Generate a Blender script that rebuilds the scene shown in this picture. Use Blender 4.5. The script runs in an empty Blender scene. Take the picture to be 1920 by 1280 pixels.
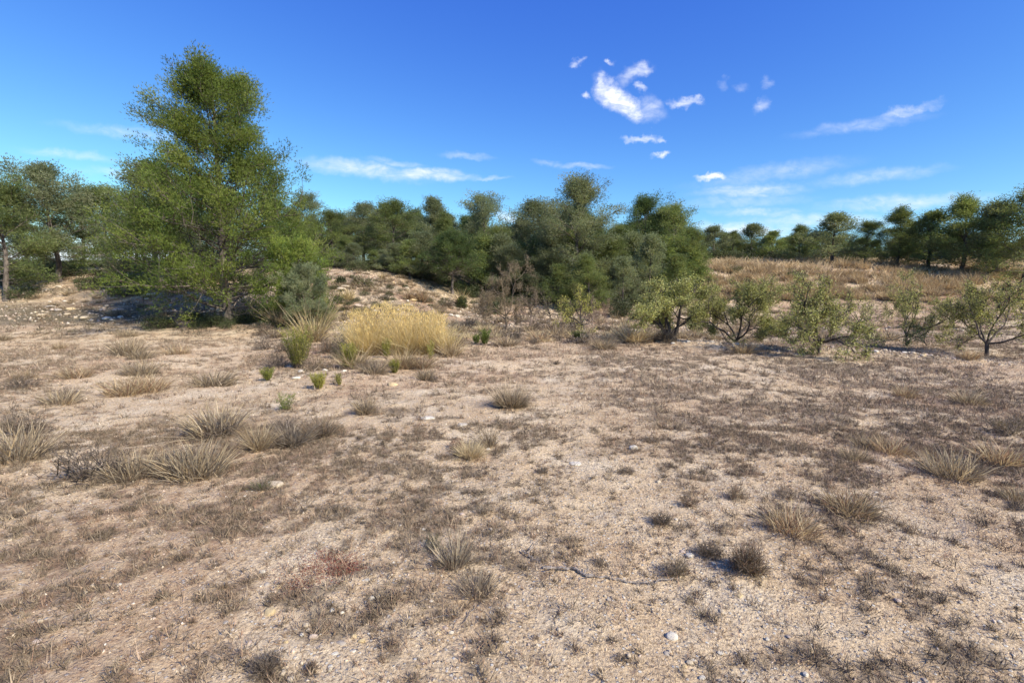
import bpy, math, random
import numpy as np
from mathutils import Vector, Matrix

SC = bpy.context.scene
COL = SC.collection
R = math.radians
rng = np.random.default_rng(7)
random.seed(7)

# ------------------------------------------------------------------ camera
CAM_H = 1.6
FPX = 924.0
PITCH = math.atan(100.0 / FPX)
cam_d = bpy.data.cameras.new('camera')
cam = bpy.data.objects.new('camera', cam_d)
COL.objects.link(cam)
cam_d.sensor_width = 36.0
cam_d.lens = 36.0 * FPX / 1920.0
cam_d.clip_start = 0.05
cam_d.clip_end = 9000.0
cam.location = (0, 0, CAM_H)
cam.rotation_euler = (R(90) - PITCH, 0, 0)
SC.camera = cam

# ------------------------------------------------------------------ light
SUN_AZ, SUN_EL = 128.0, 38.0          # azimuth from the view direction towards the right
sd = Vector((math.sin(R(SUN_AZ)) * math.cos(R(SUN_EL)), math.cos(R(SUN_AZ)) * math.cos(R(SUN_EL)), math.sin(R(SUN_EL))))
sun_d = bpy.data.lights.new('sun', 'SUN')
sun_d.energy = 3.9
sun_d.angle = R(1.5)
sun_d.color = (1.0, 0.92, 0.79)
sun = bpy.data.objects.new('sun', sun_d)
COL.objects.link(sun)
sun.rotation_euler = sd.to_track_quat('Z', 'Y').to_euler()
sun.location = (20, 5, 30)

SC.view_settings.view_transform = 'Standard'
SC.view_settings.look = 'None'
SC.view_settings.exposure = 0.9
SC.view_settings.gamma = 1.0
SC.view_settings.use_curve_mapping = False
SC.render.engine = 'CYCLES'
SC.cycles.max_bounces = 8
SC.cycles.diffuse_bounces = 4
SC.cycles.transparent_max_bounces = 8


def raydir(px, py):
    u = (px - 960.0) / FPX
    v = (640.0 - py) / FPX
    c, s = math.cos(PITCH), math.sin(PITCH)
    return np.array([u, c + v * s, -s + v * c])


# ------------------------------------------------------------------ world: sky and clouds
world = bpy.data.worlds.new('World')
SC.world = world
world.use_nodes = True
NT = world.node_tree
for n in list(NT.nodes):
    NT.nodes.remove(n)


def wn(t, **k):
    n = NT.nodes.new(t)
    for a, b in k.items():
        setattr(n, a, b)
    return n


def wl(a, b):
    NT.links.new(a, b)


sky = wn('ShaderNodeTexSky', sky_type='NISHITA')
sky.sun_disc = False
sky.sun_elevation = R(SUN_EL)
sky.sun_rotation = R(SUN_AZ)
sky.altitude = 200
sky.air_density = 1.0
sky.dust_density = 0.25
sky.ozone_density = 3.0
SKY_STRENGTH = 0.14
sepc = wn('ShaderNodeSeparateColor')
wl(sky.outputs[0], sepc.inputs[0])
tint = wn('ShaderNodeCombineColor')


def wm(op, a, b=None, clamp=False):
    n = wn('ShaderNodeMath', operation=op, use_clamp=clamp)
    for i, v in enumerate((a, b)):
        if v is None:
            continue
        if isinstance(v, (int, float)):
            n.inputs[i].default_value = v
        else:
            wl(v, n.inputs[i])
    return n.outputs[0]


# deep-blue rendition of the clear sky: a response curve per channel
for ci_, (k_, g_, mx_) in enumerate(((0.235, 1.5, 4.5), (0.375, 1.33, 5.0), (1.48, 0.60, 5.2))):
    wl(wm('MINIMUM', wm('MULTIPLY', wm('POWER', sepc.outputs[ci_], g_), k_), mx_), tint.inputs[ci_])

tc = wn('ShaderNodeTexCoord')
sep = wn('ShaderNodeSeparateXYZ')
wl(tc.outputs['Generated'], sep.inputs[0])


yy = wm('MAXIMUM', sep.outputs['Y'], 0.08)
U = wm('DIVIDE', sep.outputs['X'], yy)
W = wm('DIVIDE', sep.outputs['Z'], yy)
cmb = wn('ShaderNodeCombineXYZ')
wl(U, cmb.inputs[0])
wl(W, cmb.inputs[1])


def wnoise(vec, scale, detail, rough, dist=0.0):
    n = wn('ShaderNodeTexNoise')
    n.inputs['Scale'].default_value = scale
    n.inputs['Detail'].default_value = detail
    n.inputs['Roughness'].default_value = rough
    n.inputs['Distortion'].default_value = dist
    wl(vec, n.inputs['Vector'])
    return n


n1 = wnoise(cmb.outputs[0], 22.0, 5, 0.6)
w1 = wn('ShaderNodeVectorMath', operation='SUBTRACT')
wl(n1.outputs['Color'], w1.inputs[0])
w1.inputs[1].default_value = (0.5, 0.5, 0.5)


def warped(amp):
    s = wn('ShaderNodeVectorMath', operation='MULTIPLY')
    wl(w1.outputs[0], s.inputs[0])
    s.inputs[1].default_value = (amp, amp, 0)
    a = wn('ShaderNodeVectorMath', operation='ADD')
    wl(cmb.outputs[0], a.inputs[0])
    wl(s.outputs[0], a.inputs[1])
    return a.outputs[0]


puff_v = warped(0.06)
thin_v = warped(0.03)


def uw(px, py):
    d = raydir(px, py)
    return d[0] / d[1], d[2] / d[1]


acc = None


def lump(px, py, rx, ry, ang, strength, vec):
    """a soft ellipse in the sky; rx, ry in photograph pixels"""
    global acc
    u, w = uw(px, py)
    mp = wn('ShaderNodeMapping', vector_type='TEXTURE')
    mp.inputs['Location'].default_value = (u, w, 0)
    mp.inputs['Rotation'].default_value = (0, 0, R(ang))
    mp.inputs['Scale'].default_value = (rx / FPX, ry / FPX, 1)
    wl(vec, mp.inputs['Vector'])
    ln = wn('ShaderNodeVectorMath', operation='LENGTH')
    wl(mp.outputs[0], ln.inputs[0])
    mr = wn('ShaderNodeMapRange', interpolation_type='SMOOTHSTEP')
    mr.inputs['From Min'].default_value = 1.25
    mr.inputs['From Max'].default_value = 0.1
    mr.inputs['To Min'].default_value = 0.0
    mr.inputs['To Max'].default_value = strength
    wl(ln.outputs['Value'], mr.inputs['Value'])
    acc = mr.outputs[0] if acc is None else wm('MAXIMUM', acc, mr.outputs[0])


for (px, py, rx, ry, an, st) in [
        (1148, 178, 42, 22, -45, 1.25), (1135, 168, 26, 22, -40, 1.25), (1175, 200, 40, 18, -35, 1.2), (1192, 212, 22, 13, -30, 0.9),
        (1220, 208, 28, 24, -20, 0.5), (1126, 152, 16, 9, 40, 0.8),
        (1190, 140, 36, 15, 25, 0.62), (1210, 130, 16, 11, 15, 0.6), (1081, 118, 15, 8, 35, 0.75), (1145, 115, 12, 5, 0, 0.6),
        (1284, 191, 32, 9, 5, 0.75), (1310, 184, 12, 5, 20, 0.55), (1200, 260, 38, 8, 5, 0.7), (1240, 259, 12, 6, 0, 0.5),
        (1234, 292, 17, 7, 10, 1.0), (1336, 327, 32, 9, -3, 1.3), (1427, 197, 20, 14, 50, 0.42), (1440, 150, 10, 10, 0, 0.25),
        (1097, 183, 10, 8, 0, 0.7), (1200, 170, 12, 7, -30, 0.6), (1356, 155, 12, 10, 0, 0.16), (1393, 160, 14, 8, 0, 0.18),
        (1700, 210, 60, 12, 14, 0.5)]:
    lump(px, py, rx, ry, an, st, puff_v)
for (px, py, rx, ry, an, st) in [
        (680, 318, 125, 16, -8, 0.75), (800, 328, 95, 11, -2, 0.95), (740, 306, 60, 8, -8, 0.45), (915, 334, 45, 4, 0, 0.45),
        (875, 293, 50, 7, -3, 0.4), (1095, 311, 50, 6, -3, 0.55), (1030, 307, 30, 6, 0, 0.35),
        (1405, 358, 110, 14, 2, 0.65), (1400, 378, 130, 14, 2, 0.35), (1420, 398, 90, 9, 0, 0.5), (1400, 430, 120, 16, -2, 0.85),
        (1450, 325, 160, 18, 8, 0.35), (950, 405, 26, 10, -20, 0.95), (1540, 415, 180, 16, 0, 0.6), (1700, 380, 180, 16, 3, 0.6),
        (1640, 330, 140, 14, 6, 0.4), (1620, 235, 130, 12, 8, 0.35), (250, 250, 150, 12, -6, 0.35), (280, 330, 130, 12, -5, 0.5), (130, 290, 90, 9, -6, 0.4), (330, 400, 160, 14, 0, 0.4)]:
    lump(px, py, rx, ry, an, st * 0.78, thin_v)
# wisp texture, stretched along the horizon
mps = wn('ShaderNodeMapping')
mps.inputs['Scale'].default_value = (1.0, 2.4, 1.0)
mps.inputs['Rotation'].default_value = (0, 0, R(10))
wl(cmb.outputs[0], mps.inputs['Vector'])
n2 = wnoise(mps.outputs[0], 30.0, 7, 0.6, 0.7)
fr = wn('ShaderNodeMapRange')
fr.inputs['From Min'].default_value = 0.30
fr.inputs['From Max'].default_value = 0.70
fr.inputs['To Min'].default_value = 0.28
fr.inputs['To Max'].default_value = 1.1
wl(n2.outputs['Fac'], fr.inputs['Value'])
cm = wm('MULTIPLY', acc, fr.outputs[0])
cm = wm('MULTIPLY', cm, wm('MULTIPLY', sep.outputs['Y'], 6.0, True), True)
# white cloud colour mixed over the clear sky by the cloud mask
cmix = wn('ShaderNodeMix', data_type='RGBA', clamp_factor=True)
wl(cm, cmix.inputs['Factor'])
wl(tint.outputs[0], cmix.inputs['A'])
cmix.inputs['B'].default_value = (4.5, 4.6, 4.75, 1)
bg = wn('ShaderNodeBackground')
bg.inputs['Strength'].default_value = SKY_STRENGTH
wl(cmix.outputs['Result'], bg.inputs['Color'])
wo = wn('ShaderNodeOutputWorld')
wl(bg.outputs[0], wo.inputs['Surface'])


# ------------------------------------------------------------------ numeric helpers
def sst(a, b, x):
    t = np.clip((x - a) / (b - a), 0, 1)
    return t * t * (3 - 2 * t)


def hsh(ix, iy, seed):
    n = (ix.astype(np.int64) * 374761393 + iy.astype(np.int64) * 668265263 + seed * 974634777) & 0xffffffff
    n = ((n ^ (n >> 13)) * 1274126177) & 0xffffffff
    return ((n ^ (n >> 16)) & 0xffffff) / float(0xffffff)


def vn(x, y, seed=0):
    x = np.asarray(x, float)
    y = np.asarray(y, float)
    ix, iy = np.floor(x), np.floor(y)
    fx, fy = x - ix, y - iy
    fx = fx * fx * (3 - 2 * fx)
    fy = fy * fy * (3 - 2 * fy)
    a, b = hsh(ix, iy, seed), hsh(ix + 1, iy, seed)
    c, d = hsh(ix, iy + 1, seed), hsh(ix + 1, iy + 1, seed)
    return (a + (b - a) * fx) * (1 - fy) + (c + (d - c) * fx) * fy


def fbm(x, y, seed=0, oct=4, rough=0.5):
    s, a, t = 0, 1.0, 0
    for o in range(oct):
        s = s + a * vn(x * 2 ** o + 17.3 * o, y * 2 ** o - 9.1 * o, seed + o)
        t += a
        a *= rough
    return s / t


def height(x, y):
    x = np.asarray(x, float)
    y = np.asarray(y, float)
    z = 0.9 * sst(25, 34, y) + 1.9 * sst(33, 62, y) - 0.5 * sst(62, 120, y)
    z = z + 1.55 * sst(18.5, 30, y) * sst(0.3, -10.5, x)
    z = z + 0.28 * sst(21.2, 21.9, y + 0.12 * x) * sst(-2.5, -4.5, x)          # low terrace step
    z = z + 2.2 * sst(26, 42, y) * sst(9, 15, x)
    z = z + 0.25 * sst(15, 19, y) * sst(-4, -7, x)
    z = z - 0.22 * sst(13.8, 15.2, y + 0.62 * (x - 4.5)) * sst(3.0, 5.0, x) * (1 - sst(22, 28, y))
    # berm of pale rubble at the right-hand edge of the field
    e = (y + 0.62 * (x - 4.5)) - 13.9
    z = z + 0.10 * np.exp(-(e / 0.45) ** 2) * sst(3.2, 4.6, x) * (0.6 + 0.8 * vn(x * 3, y * 3, 5))
    z = z + (fbm(x * 0.35, y * 0.35, 11, 3) - 0.5) * 0.16 * sst(2, 9, np.hypot(x, y))
    z = z + (fbm(x * 2.2, y * 2.2, 21, 3) - 0.5) * 0.045
    z = z + (fbm(x * 0.05, y * 0.05, 31, 3) - 0.5) * 2.4 * sst(60, 200, np.hypot(x, y))
    rough = sst(17, 20, y) * (1 - sst(33, 40, y))
    z = z + (fbm(x * 4.5, y * 4.5, 41, 3) - 0.5) * 0.16 * rough
    return z


def hz(x, y):
    return float(height(np.array([x]), np.array([y]))[0])


def ground_at(px, py):
    """point of the ground that the photograph shows at a pixel"""
    d = raydir(px, py)
    t = np.concatenate([np.linspace(1.0, 40, 2400), np.linspace(40, 150, 1500)])
    X, Y, Z = d[0] * t, d[1] * t, CAM_H + d[2] * t
    below = Z < height(X, Y)
    i = int(np.argmax(below)) if below.any() else len(t) - 1
    return float(X[i]), float(Y[i])


def at_depth(px, depth):
    return (px - 960.0) / FPX * depth / math.cos(PITCH) * 1.0, depth


def top_z(py, depth):
    d = raydir(960, py)
    return CAM_H + d[2] / d[1] * depth


def cover(x, y):
    """how densely the field is covered by small dead plants, 0..1"""
    n = fbm(x * 7.5, y * 7.5, 51, 3, 0.6)
    n1_ = fbm(x * 2.1 + 5, y * 2.1, 55, 3, 0.55)
    n2 = fbm(x * 0.4 + 3, y * 0.34, 61, 3, 0.55)
    c = sst(0.42, 0.585, 0.44 * n + 0.30 * n1_ + 0.26 * n2)
    left_bare = np.exp(-((x + 3.9) / 2.0) ** 2 - ((y - 7.6) / 1.3) ** 2)
    mid_bare = np.exp(-((x - 0.9) / 0.8) ** 2 - ((y - 3.1) / 1.7) ** 2)
    dark = np.exp(-((x - 2.4) / 2.6) ** 2 - ((y - 9.6) / 1.8) ** 2) + 0.7 * np.exp(-((x - 4.8) / 1.8) ** 2 - ((y - 7.2) / 2.0) ** 2)
    dark = dark + 0.6 * np.exp(-((x + 1.4) / 1.0) ** 2 - ((y - 4.3) / 0.8) ** 2)
    strip = np.exp(-((x - (0.35 + 0.07 * y)) / (0.35 + 0.03 * y)) ** 2)
    c = c * (1 - 0.55 * strip * (0.6 + 0.8 * vn(x * 1.3, y * 0.7, 3)))
    # pale wheel rut crossing the right of the field
    t_ = np.clip((y - 7.2) / 4.2, 0, 1)
    rut = np.exp(-((x - (4.75 - 1.5 * t_ ** 1.3)) / 0.13) ** 2) * (y > 7.0) * (y < 11.6)
    c = c * (1 - 0.85 * rut)
    return np.clip(c * (1 - 0.75 * left_bare) * (1 - 0.35 * mid_bare) * (1 + 0.22 * dark) + 0.07 * dark, 0.02, 1)


def lin(r, g, b):
    f = lambda v: (v / 255 / 12.92) if v <= 10 else ((v / 255 + 0.055) / 1.055) ** 2.4
    return (f(r), f(g), f(b))


# ------------------------------------------------------------------ mesh helpers
def make_mesh(name, V, F, C=None, smooth=False, mat=None, extra=None):
    V = np.ascontiguousarray(V, dtype=np.float32)
    F = np.ascontiguousarray(F, dtype=np.int32)
    me = bpy.data.meshes.new(name)
    n, k = F.shape
    me.vertices.add(len(V))
    me.vertices.foreach_set('co', V.ravel())
    me.loops.add(n * k)
    me.loops.foreach_set('vertex_index', F.ravel())
    me.polygons.add(n)
    me.polygons.foreach_set('loop_start', np.arange(0, n * k, k, dtype=np.int32))
    me.polygons.foreach_set('loop_total', np.full(n, k, dtype=np.int32))
    if smooth:
        me.polygons.foreach_set('use_smooth', np.ones(n, dtype=bool))
    if C is not None:
        a = me.attributes.new('Col', 'FLOAT_COLOR', 'POINT')
        c4 = np.ones((len(V), 4), dtype=np.float32)
        c4[:, :3] = C
        a.data.foreach_set('color', c4.ravel())
    if extra is not None:
        for nm, arr in extra.items():
            a = me.attributes.new(nm, 'FLOAT', 'POINT')
            a.data.foreach_set('value', np.ascontiguousarray(arr, dtype=np.float32))
    me.update(calc_edges=True)
    if mat is not None:
        me.materials.append(mat)
    return me


def link(name, data, parent=None, loc=(0, 0, 0), rz=0.0, scale=None):
    o = bpy.data.objects.new(name, data)
    COL.objects.link(o)
    o.location = loc
    o.rotation_euler = (0, 0, rz)
    if scale is not None:
        o.scale = scale
    if parent is not None:
        o.parent = parent
    return o


def tag(o, label=None, cat=None, group=None, kind=None):
    if label:
        o['label'] = label
    if cat:
        o['category'] = cat
    if group:
        o['group'] = group
    if kind:
        o['kind'] = kind
    return o


class Geo:
    def __init__(self):
        self.V, self.F, self.C, self.n = [], [], [], 0

    def add(self, V, F, C):
        V = np.asarray(V, float)
        self.V.append(V)
        self.F.append(np.asarray(F) + self.n)
        C = np.asarray(C, float)
        if C.ndim == 1:
            C = np.tile(C, (len(V), 1))
        self.C.append(C)
        self.n += len(V)

    def mesh(self, name, mat, smooth=False):
        return make_mesh(name, np.concatenate(self.V), np.concatenate(self.F), np.concatenate(self.C), smooth, mat)


def unit(v):
    return v / np.maximum(np.linalg.norm(v, axis=-1, keepdims=True), 1e-9)


def rand_dirs(n, g=None):
    g = g or rng
    return unit(g.normal(size=(n, 3)))


def tube(geo, pts, rad, sides, col):
    pts = np.asarray(pts, float)
    rad = np.asarray(rad, float)
    m = len(pts)
    t = np.gradient(pts, axis=0)
    t = unit(t)
    ref = np.array([0.31, 0.2, 0.93]) if abs(t[0][2]) < 0.8 else np.array([1.0, 0.1, 0.0])
    a = unit(np.cross(t, ref))
    b = np.cross(t, a)
    ang = np.arange(sides) / sides * 2 * np.pi
    ring = a[:, None, :] * np.cos(ang)[None, :, None] + b[:, None, :] * np.sin(ang)[None, :, None]
    V = (pts[:, None, :] + ring * rad[:, None, None]).reshape(-1, 3)
    i = np.arange(m - 1)[:, None] * sides
    j = np.arange(sides)[None, :]
    k = (j + 1) % sides
    A, B, Cc, D = i + j, i + k, i + sides + k, i + sides + j
    F = np.concatenate([np.stack([A, B, Cc], -1).reshape(-1, 3), np.stack([A, Cc, D], -1).reshape(-1, 3)])
    geo.add(V, F, col)


def spikes(geo, P, D, L, Wd, C, g=None):
    """one narrow triangle per row"""
    g = g or rng
    n = len(P)
    side = unit(np.cross(D, rand_dirs(n, g)))
    w = np.broadcast_to(np.asarray(Wd, float).reshape(-1, 1), (n, 1)) * 0.5
    l = np.broadcast_to(np.asarray(L, float).reshape(-1, 1), (n, 1))
    V = np.stack([P - side * w, P + side * w, P + D * l], 1).reshape(-1, 3)
    F = np.arange(n * 3).reshape(-1, 3)
    geo.add(V, F, np.repeat(C, 3, axis=0))


def leaves(geo, P, D, L, Wd, C, g=None):
    """one lozenge leaf (two triangles) per row"""
    g = g or rng
    n = len(P)
    side = unit(np.cross(D, rand_dirs(n, g)))
    w = np.broadcast_to(np.asarray(Wd, float).reshape(-1, 1), (n, 1)) * 0.5
    l = np.broadcast_to(np.asarray(L, float).reshape(-1, 1), (n, 1))
    mid = P + D * l * 0.5
    V = np.stack([P, mid + side * w, P + D * l, mid - side * w], 1).reshape(-1, 3)
    b = np.arange(n)[:, None] * 4
    F = np.concatenate([b + [0, 1, 2], b + [0, 2, 3]])
    geo.add(V, F, np.repeat(C, 4, axis=0))


def blades(geo, P, D, H, Wd, bend, C, segs=3, g=None):
    """curved grass blades: start P, start direction D, length H, gravity bend"""
    g = g or rng
    n = len(P)
    H = np.broadcast_to(np.asarray(H, float), (n,))[:, None]
    Wd = np.broadcast_to(np.asarray(Wd, float), (n,))[:, None]
    bend = np.broadcast_to(np.asarray(bend, float), (n,))[:, None]
    side = unit(np.cross(D, rand_dirs(n, g)))
    out = D.copy()
    out[:, 2] = 0
    out = unit(out + 1e-6)
    rows = []
    for s in range(segs + 1):
        t = s / segs
        c = P + D * H * t + (out * 0.55 - np.array([0, 0, 1.0]) * 0.55) * bend * H * t * t
        if s < segs:
            w = Wd * 0.5 * (1 - 0.55 * t)
            rows.append(c - side * w)
            rows.append(c + side * w)
        else:
            rows.append(c)
    V = np.stack(rows, 1)
    m = V.shape[1]
    b = np.arange(n)[:, None] * m
    F = []
    for s in range(segs - 1):
        F.append(b + [2 * s, 2 * s + 1, 2 * s + 3])
        F.append(b + [2 * s, 2 * s + 3, 2 * s + 2])
    F.append(b + [2 * (segs - 1), 2 * (segs - 1) + 1, 2 * segs])
    geo.add(V.reshape(-1, 3), np.concatenate(F), np.repeat(C, m, axis=0))


def mixcol(n, cols, jit=0.15, g=None, w=None):
    g = g or rng
    cols = np.asarray(cols, float)
    i = g.choice(len(cols), n, p=w)
    j = g.choice(len(cols), n, p=w)
    t = g.random((n, 1)) * 0.5
    return np.clip((cols[i] * (1 - t) + cols[j] * t) * (1 + jit * g.normal(size=(n, 1))), 0.004, 1)


# ------------------------------------------------------------------ materials
def mat_new(name):
    m = bpy.data.materials.new(name)
    m.use_nodes = True
    nt = m.node_tree
    for n in list(nt.nodes):
        nt.nodes.remove(n)
    out = nt.nodes.new('ShaderNodeOutputMaterial')
    return m, nt, out


def leafy(name, trans=0.3, rough=0.7, warm=(1.15, 1.1, 0.6)):
    m, nt, out = mat_new(name)
    N, L = nt.nodes, nt.links
    at = N.new('ShaderNodeAttribute')
    at.attribute_name = 'Col'
    inf = N.new('ShaderNodeObjectInfo')
    hs = N.new('ShaderNodeHueSaturation')
    mr = N.new('ShaderNodeMapRange')
    mr.inputs['To Min'].default_value = 0.82
    mr.inputs['To Max'].default_value = 1.18
    L.new(inf.outputs['Random'], mr.inputs['Value'])
    L.new(mr.outputs[0], hs.inputs['Value'])
    L.new(at.outputs['Color'], hs.inputs['Color'])
    d = N.new('ShaderNodeBsdfPrincipled')
    d.inputs['Roughness'].default_value = rough
    d.inputs['Specular IOR Level'].default_value = 0.25
    L.new(hs.outputs[0], d.inputs['Base Color'])
    t = N.new('ShaderNodeBsdfTranslucent')
    mu = N.new('ShaderNodeVectorMath')
    mu.operation = 'MULTIPLY'
    mu.inputs[1].default_value = warm
    L.new(hs.outputs[0], mu.inputs[0])
    L.new(mu.outputs[0], t.inputs['Color'])
    mx = N.new('ShaderNodeMixShader')
    mx.inputs['Fac'].default_value = trans
    L.new(d.outputs[0], mx.inputs[1])
    L.new(t.outputs[0], mx.inputs[2])
    L.new(mx.outputs[0], out.inputs['Surface'])
    return m


M_needle = leafy('pine_needles', 0.5, 0.6)
M_leaf = leafy('small_leaves', 0.35, 0.55)
M_straw = leafy('dry_straw', 0.35, 0.75, (1.05, 1.0, 0.85))
M_twig = leafy('dead_twigs', 0.0, 0.9, (1, 1, 1))


def bark_mat(name, c1, c2, scale=9):
    m, nt, out = mat_new(name)
    N, L = nt.nodes, nt.links
    tcn = N.new('ShaderNodeTexCoord')
    mp = N.new('ShaderNodeMapping')
    mp.inputs['Scale'].default_value = (1, 1, 0.3)
    L.new(tcn.outputs['Object'], mp.inputs['Vector'])
    no = N.new('ShaderNodeTexNoise')
    no.inputs['Scale'].default_value = scale
    no.inputs['Detail'].default_value = 6
    L.new(mp.outputs[0], no.inputs['Vector'])
    rp = N.new('ShaderNodeValToRGB')
    rp.color_ramp.elements[0].position = 0.35
    rp.color_ramp.elements[0].color = (*c1, 1)
    rp.color_ramp.elements[1].position = 0.68
    rp.color_ramp.elements[1].color = (*c2, 1)
    L.new(no.outputs['Fac'], rp.inputs[0])
    d = N.new('ShaderNodeBsdfPrincipled')
    d.inputs['Roughness'].default_value = 0.9
    L.new(rp.outputs[0], d.inputs['Base Color'])
    bp = N.new('ShaderNodeBump')
    bp.inputs['Strength'].default_value = 0.7
    bp.inputs['Distance'].default_value = 0.03
    L.new(no.outputs['Fac'], bp.inputs['Height'])
    L.new(bp.outputs[0], d.inputs['Normal'])
    L.new(d.outputs[0], out.inputs['Surface'])
    return m


M_pbark = bark_mat('pine_bark', (0.055, 0.042, 0.034), (0.20, 0.165, 0.135))
M_abark = bark_mat('almond_bark', (0.035, 0.027, 0.022), (0.13, 0.10, 0.08), 16)
M_gbark = bark_mat('weathered_wood', (0.12, 0.10, 0.085), (0.36, 0.31, 0.27), 30)


def stone_mat():
    m, nt, out = mat_new('pale_limestone')
    N, L = nt.nodes, nt.links
    at = N.new('ShaderNodeAttribute')
    at.attribute_name = 'Col'
    tcn = N.new('ShaderNodeTexCoord')
    no = N.new('ShaderNodeTexNoise')
    no.inputs['Scale'].default_value = 22
    no.inputs['Detail'].default_value = 8
    no.inputs['Roughness'].default_value = 0.65
    L.new(tcn.outputs['Object'], no.inputs['Vector'])
    mr = N.new('ShaderNodeMapRange')
    mr.inputs['From Min'].default_value = 0.3
    mr.inputs['From Max'].default_value = 0.7
    mr.inputs['To Min'].default_value = 0.68
    mr.inputs['To Max'].default_value = 1.15
    L.new(no.outputs['Fac'], mr.inputs['Value'])
    mu = N.new('ShaderNodeVectorMath')
    mu.operation = 'SCALE'
    L.new(at.outputs['Color'], mu.inputs[0])
    L.new(mr.outputs[0], mu.inputs['Scale'])
    d = N.new('ShaderNodeBsdfPrincipled')
    d.inputs['Roughness'].default_value = 0.85
    L.new(mu.outputs[0], d.inputs['Base Color'])
    bp = N.new('ShaderNodeBump')
    bp.inputs['Strength'].default_value = 0.6
    bp.inputs['Distance'].default_value = 0.01
    L.new(no.outputs['Fac'], bp.inputs['Height'])
    L.new(bp.outputs[0], d.inputs['Normal'])
    L.new(d.outputs[0], out.inputs['Surface'])
    return m


M_stone = stone_mat()


def soil_mat():
    m, nt, out = mat_new('sandy_soil')
    N, L = nt.nodes, nt.links
    geo = N.new('ShaderNodeNewGeometry')
    pos = geo.outputs['Position']

    def noise(s, det=6, ro=0.6):
        n = N.new('ShaderNodeTexNoise')
        n.inputs['Scale'].default_value = s
        n.inputs['Detail'].default_value = det
        n.inputs['Roughness'].default_value = ro
        L.new(pos, n.inputs['Vector'])
        return n.outputs['Fac']

    def ramp(f, stops):
        r = N.new('ShaderNodeValToRGB')
        e = r.color_ramp.elements
        while len(e) < len(stops):
            e.new(0.5)
        for k, (p, c) in enumerate(stops):
            e[k].position = p
            e[k].color = (*c, 1)
        L.new(f, r.inputs[0])
        return r.outputs[0]

    def mix(f, a, b, mode='MIX'):
        x = N.new('ShaderNodeMix')
        x.data_type = 'RGBA'
        x.blend_type = mode
        if isinstance(f, float):
            x.inputs['Factor'].default_value = f
        else:
            L.new(f, x.inputs['Factor'])
        for v, s in ((a, 'A'), (b, 'B')):
            if isinstance(v, tuple):
                x.inputs[s].default_value = (*v, 1)
            else:
                L.new(v, x.inputs[s])
        return x.outputs['Result']

    def mrange(f, a, b, c=0.0, d=1.0):
        r = N.new('ShaderNodeMapRange')
        for k, v in zip(('From Min', 'From Max', 'To Min', 'To Max'), (a, b, c, d)):
            r.inputs[k].default_value = v
        L.new(f, r.inputs['Value'])
        return r.outputs[0]

    def math2(op, a, b):
        x = N.new('ShaderNodeMath')
        x.operation = op
        for i, v in enumerate((a, b)):
            if isinstance(v, float):
                x.inputs[i].default_value = v
            else:
                L.new(v, x.inputs[i])
        return x.outputs[0]

    sand = ramp(noise(1.3, 5), [(0.3, (0.53, 0.38, 0.23)), (0.5, (0.64, 0.49, 0.315)), (0.7, (0.72, 0.595, 0.42))])
    fine = ramp(noise(55, 5, 0.7), [(0.34, (0.36, 0.31, 0.26)), (0.47, (0.92, 0.90, 0.87)), (0.66, (1.28, 1.28, 1.24))])
    col = mix(1.0, sand, fine, 'MULTIPLY')
    # grit: small voronoi stones paler or greyer than the soil
    vo = N.new('ShaderNodeTexVoronoi')
    vo.inputs['Scale'].default_value = 48
    vo.inputs['Randomness'].default_value = 1
    L.new(pos, vo.inputs['Vector'])
    cellc = N.new('ShaderNodeSeparateColor')
    L.new(vo.outputs['Color'], cellc.inputs[0])
    grit_on = math2('MULTIPLY', math2('GREATER_THAN', cellc.outputs[0], 0.62), mrange(vo.outputs['Distance'], 0.42, 0.30))
    gritc = ramp(cellc.outputs[1], [(0.0, (0.34, 0.26, 0.20)), (0.45, (0.60, 0.50, 0.38)), (1.0, (0.72, 0.68, 0.60))])
    col = mix(grit_on, col, gritc)
    # dry litter under the plants
    at = N.new('ShaderNodeAttribute')
    at.attribute_name = 'cover'
    nl = noise(9, 8, 0.72)
    lit = math2('ADD', at.outputs['Fac'], mrange(nl, 0.2, 0.8, -0.5, 0.5))
    lit = mrange(lit, 0.35, 0.85)
    litc = ramp(noise(30, 6, 0.7), [(0.3, (0.15, 0.115, 0.078)), (0.55, (0.28, 0.215, 0.145)), (0.75, (0.44, 0.35, 0.24))])
    col = mix(math2('MULTIPLY', lit, 0.8), col, litc)
    # reddish soil
    at2 = N.new('ShaderNodeAttribute')
    at2.attribute_name = 'red'
    col = mix(math2('MULTIPLY', at2.outputs['Fac'], mrange(nl, 0.35, 0.6)), col, (0.30, 0.155, 0.09))
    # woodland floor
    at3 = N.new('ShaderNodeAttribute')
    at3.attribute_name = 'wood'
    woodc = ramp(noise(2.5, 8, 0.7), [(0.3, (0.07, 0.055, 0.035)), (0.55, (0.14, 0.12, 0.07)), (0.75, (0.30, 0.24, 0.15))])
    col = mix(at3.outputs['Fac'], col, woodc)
    d = N.new('ShaderNodeBsdfPrincipled')
    d.inputs['Roughness'].default_value = 0.95
    d.inputs['Specular IOR Level'].default_value = 0.15
    L.new(col, d.inputs['Base Color'])
    h = math2('ADD', math2('MULTIPLY', noise(16, 8, 0.7), 1.0), math2('MULTIPLY', noise(70, 4, 0.7), 0.35))
    h = math2('ADD', h, math2('MULTIPLY', grit_on, 0.25))
    bp = N.new('ShaderNodeBump')
    bp.inputs['Strength'].default_value = 1.0
    bp.inputs['Distance'].default_value = 0.035
    L.new(h, bp.inputs['Height'])
    L.new(bp.outputs[0], d.inputs['Normal'])
    L.new(d.outputs[0], out.inputs['Surface'])
    return m


M_soil = soil_mat()


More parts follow.
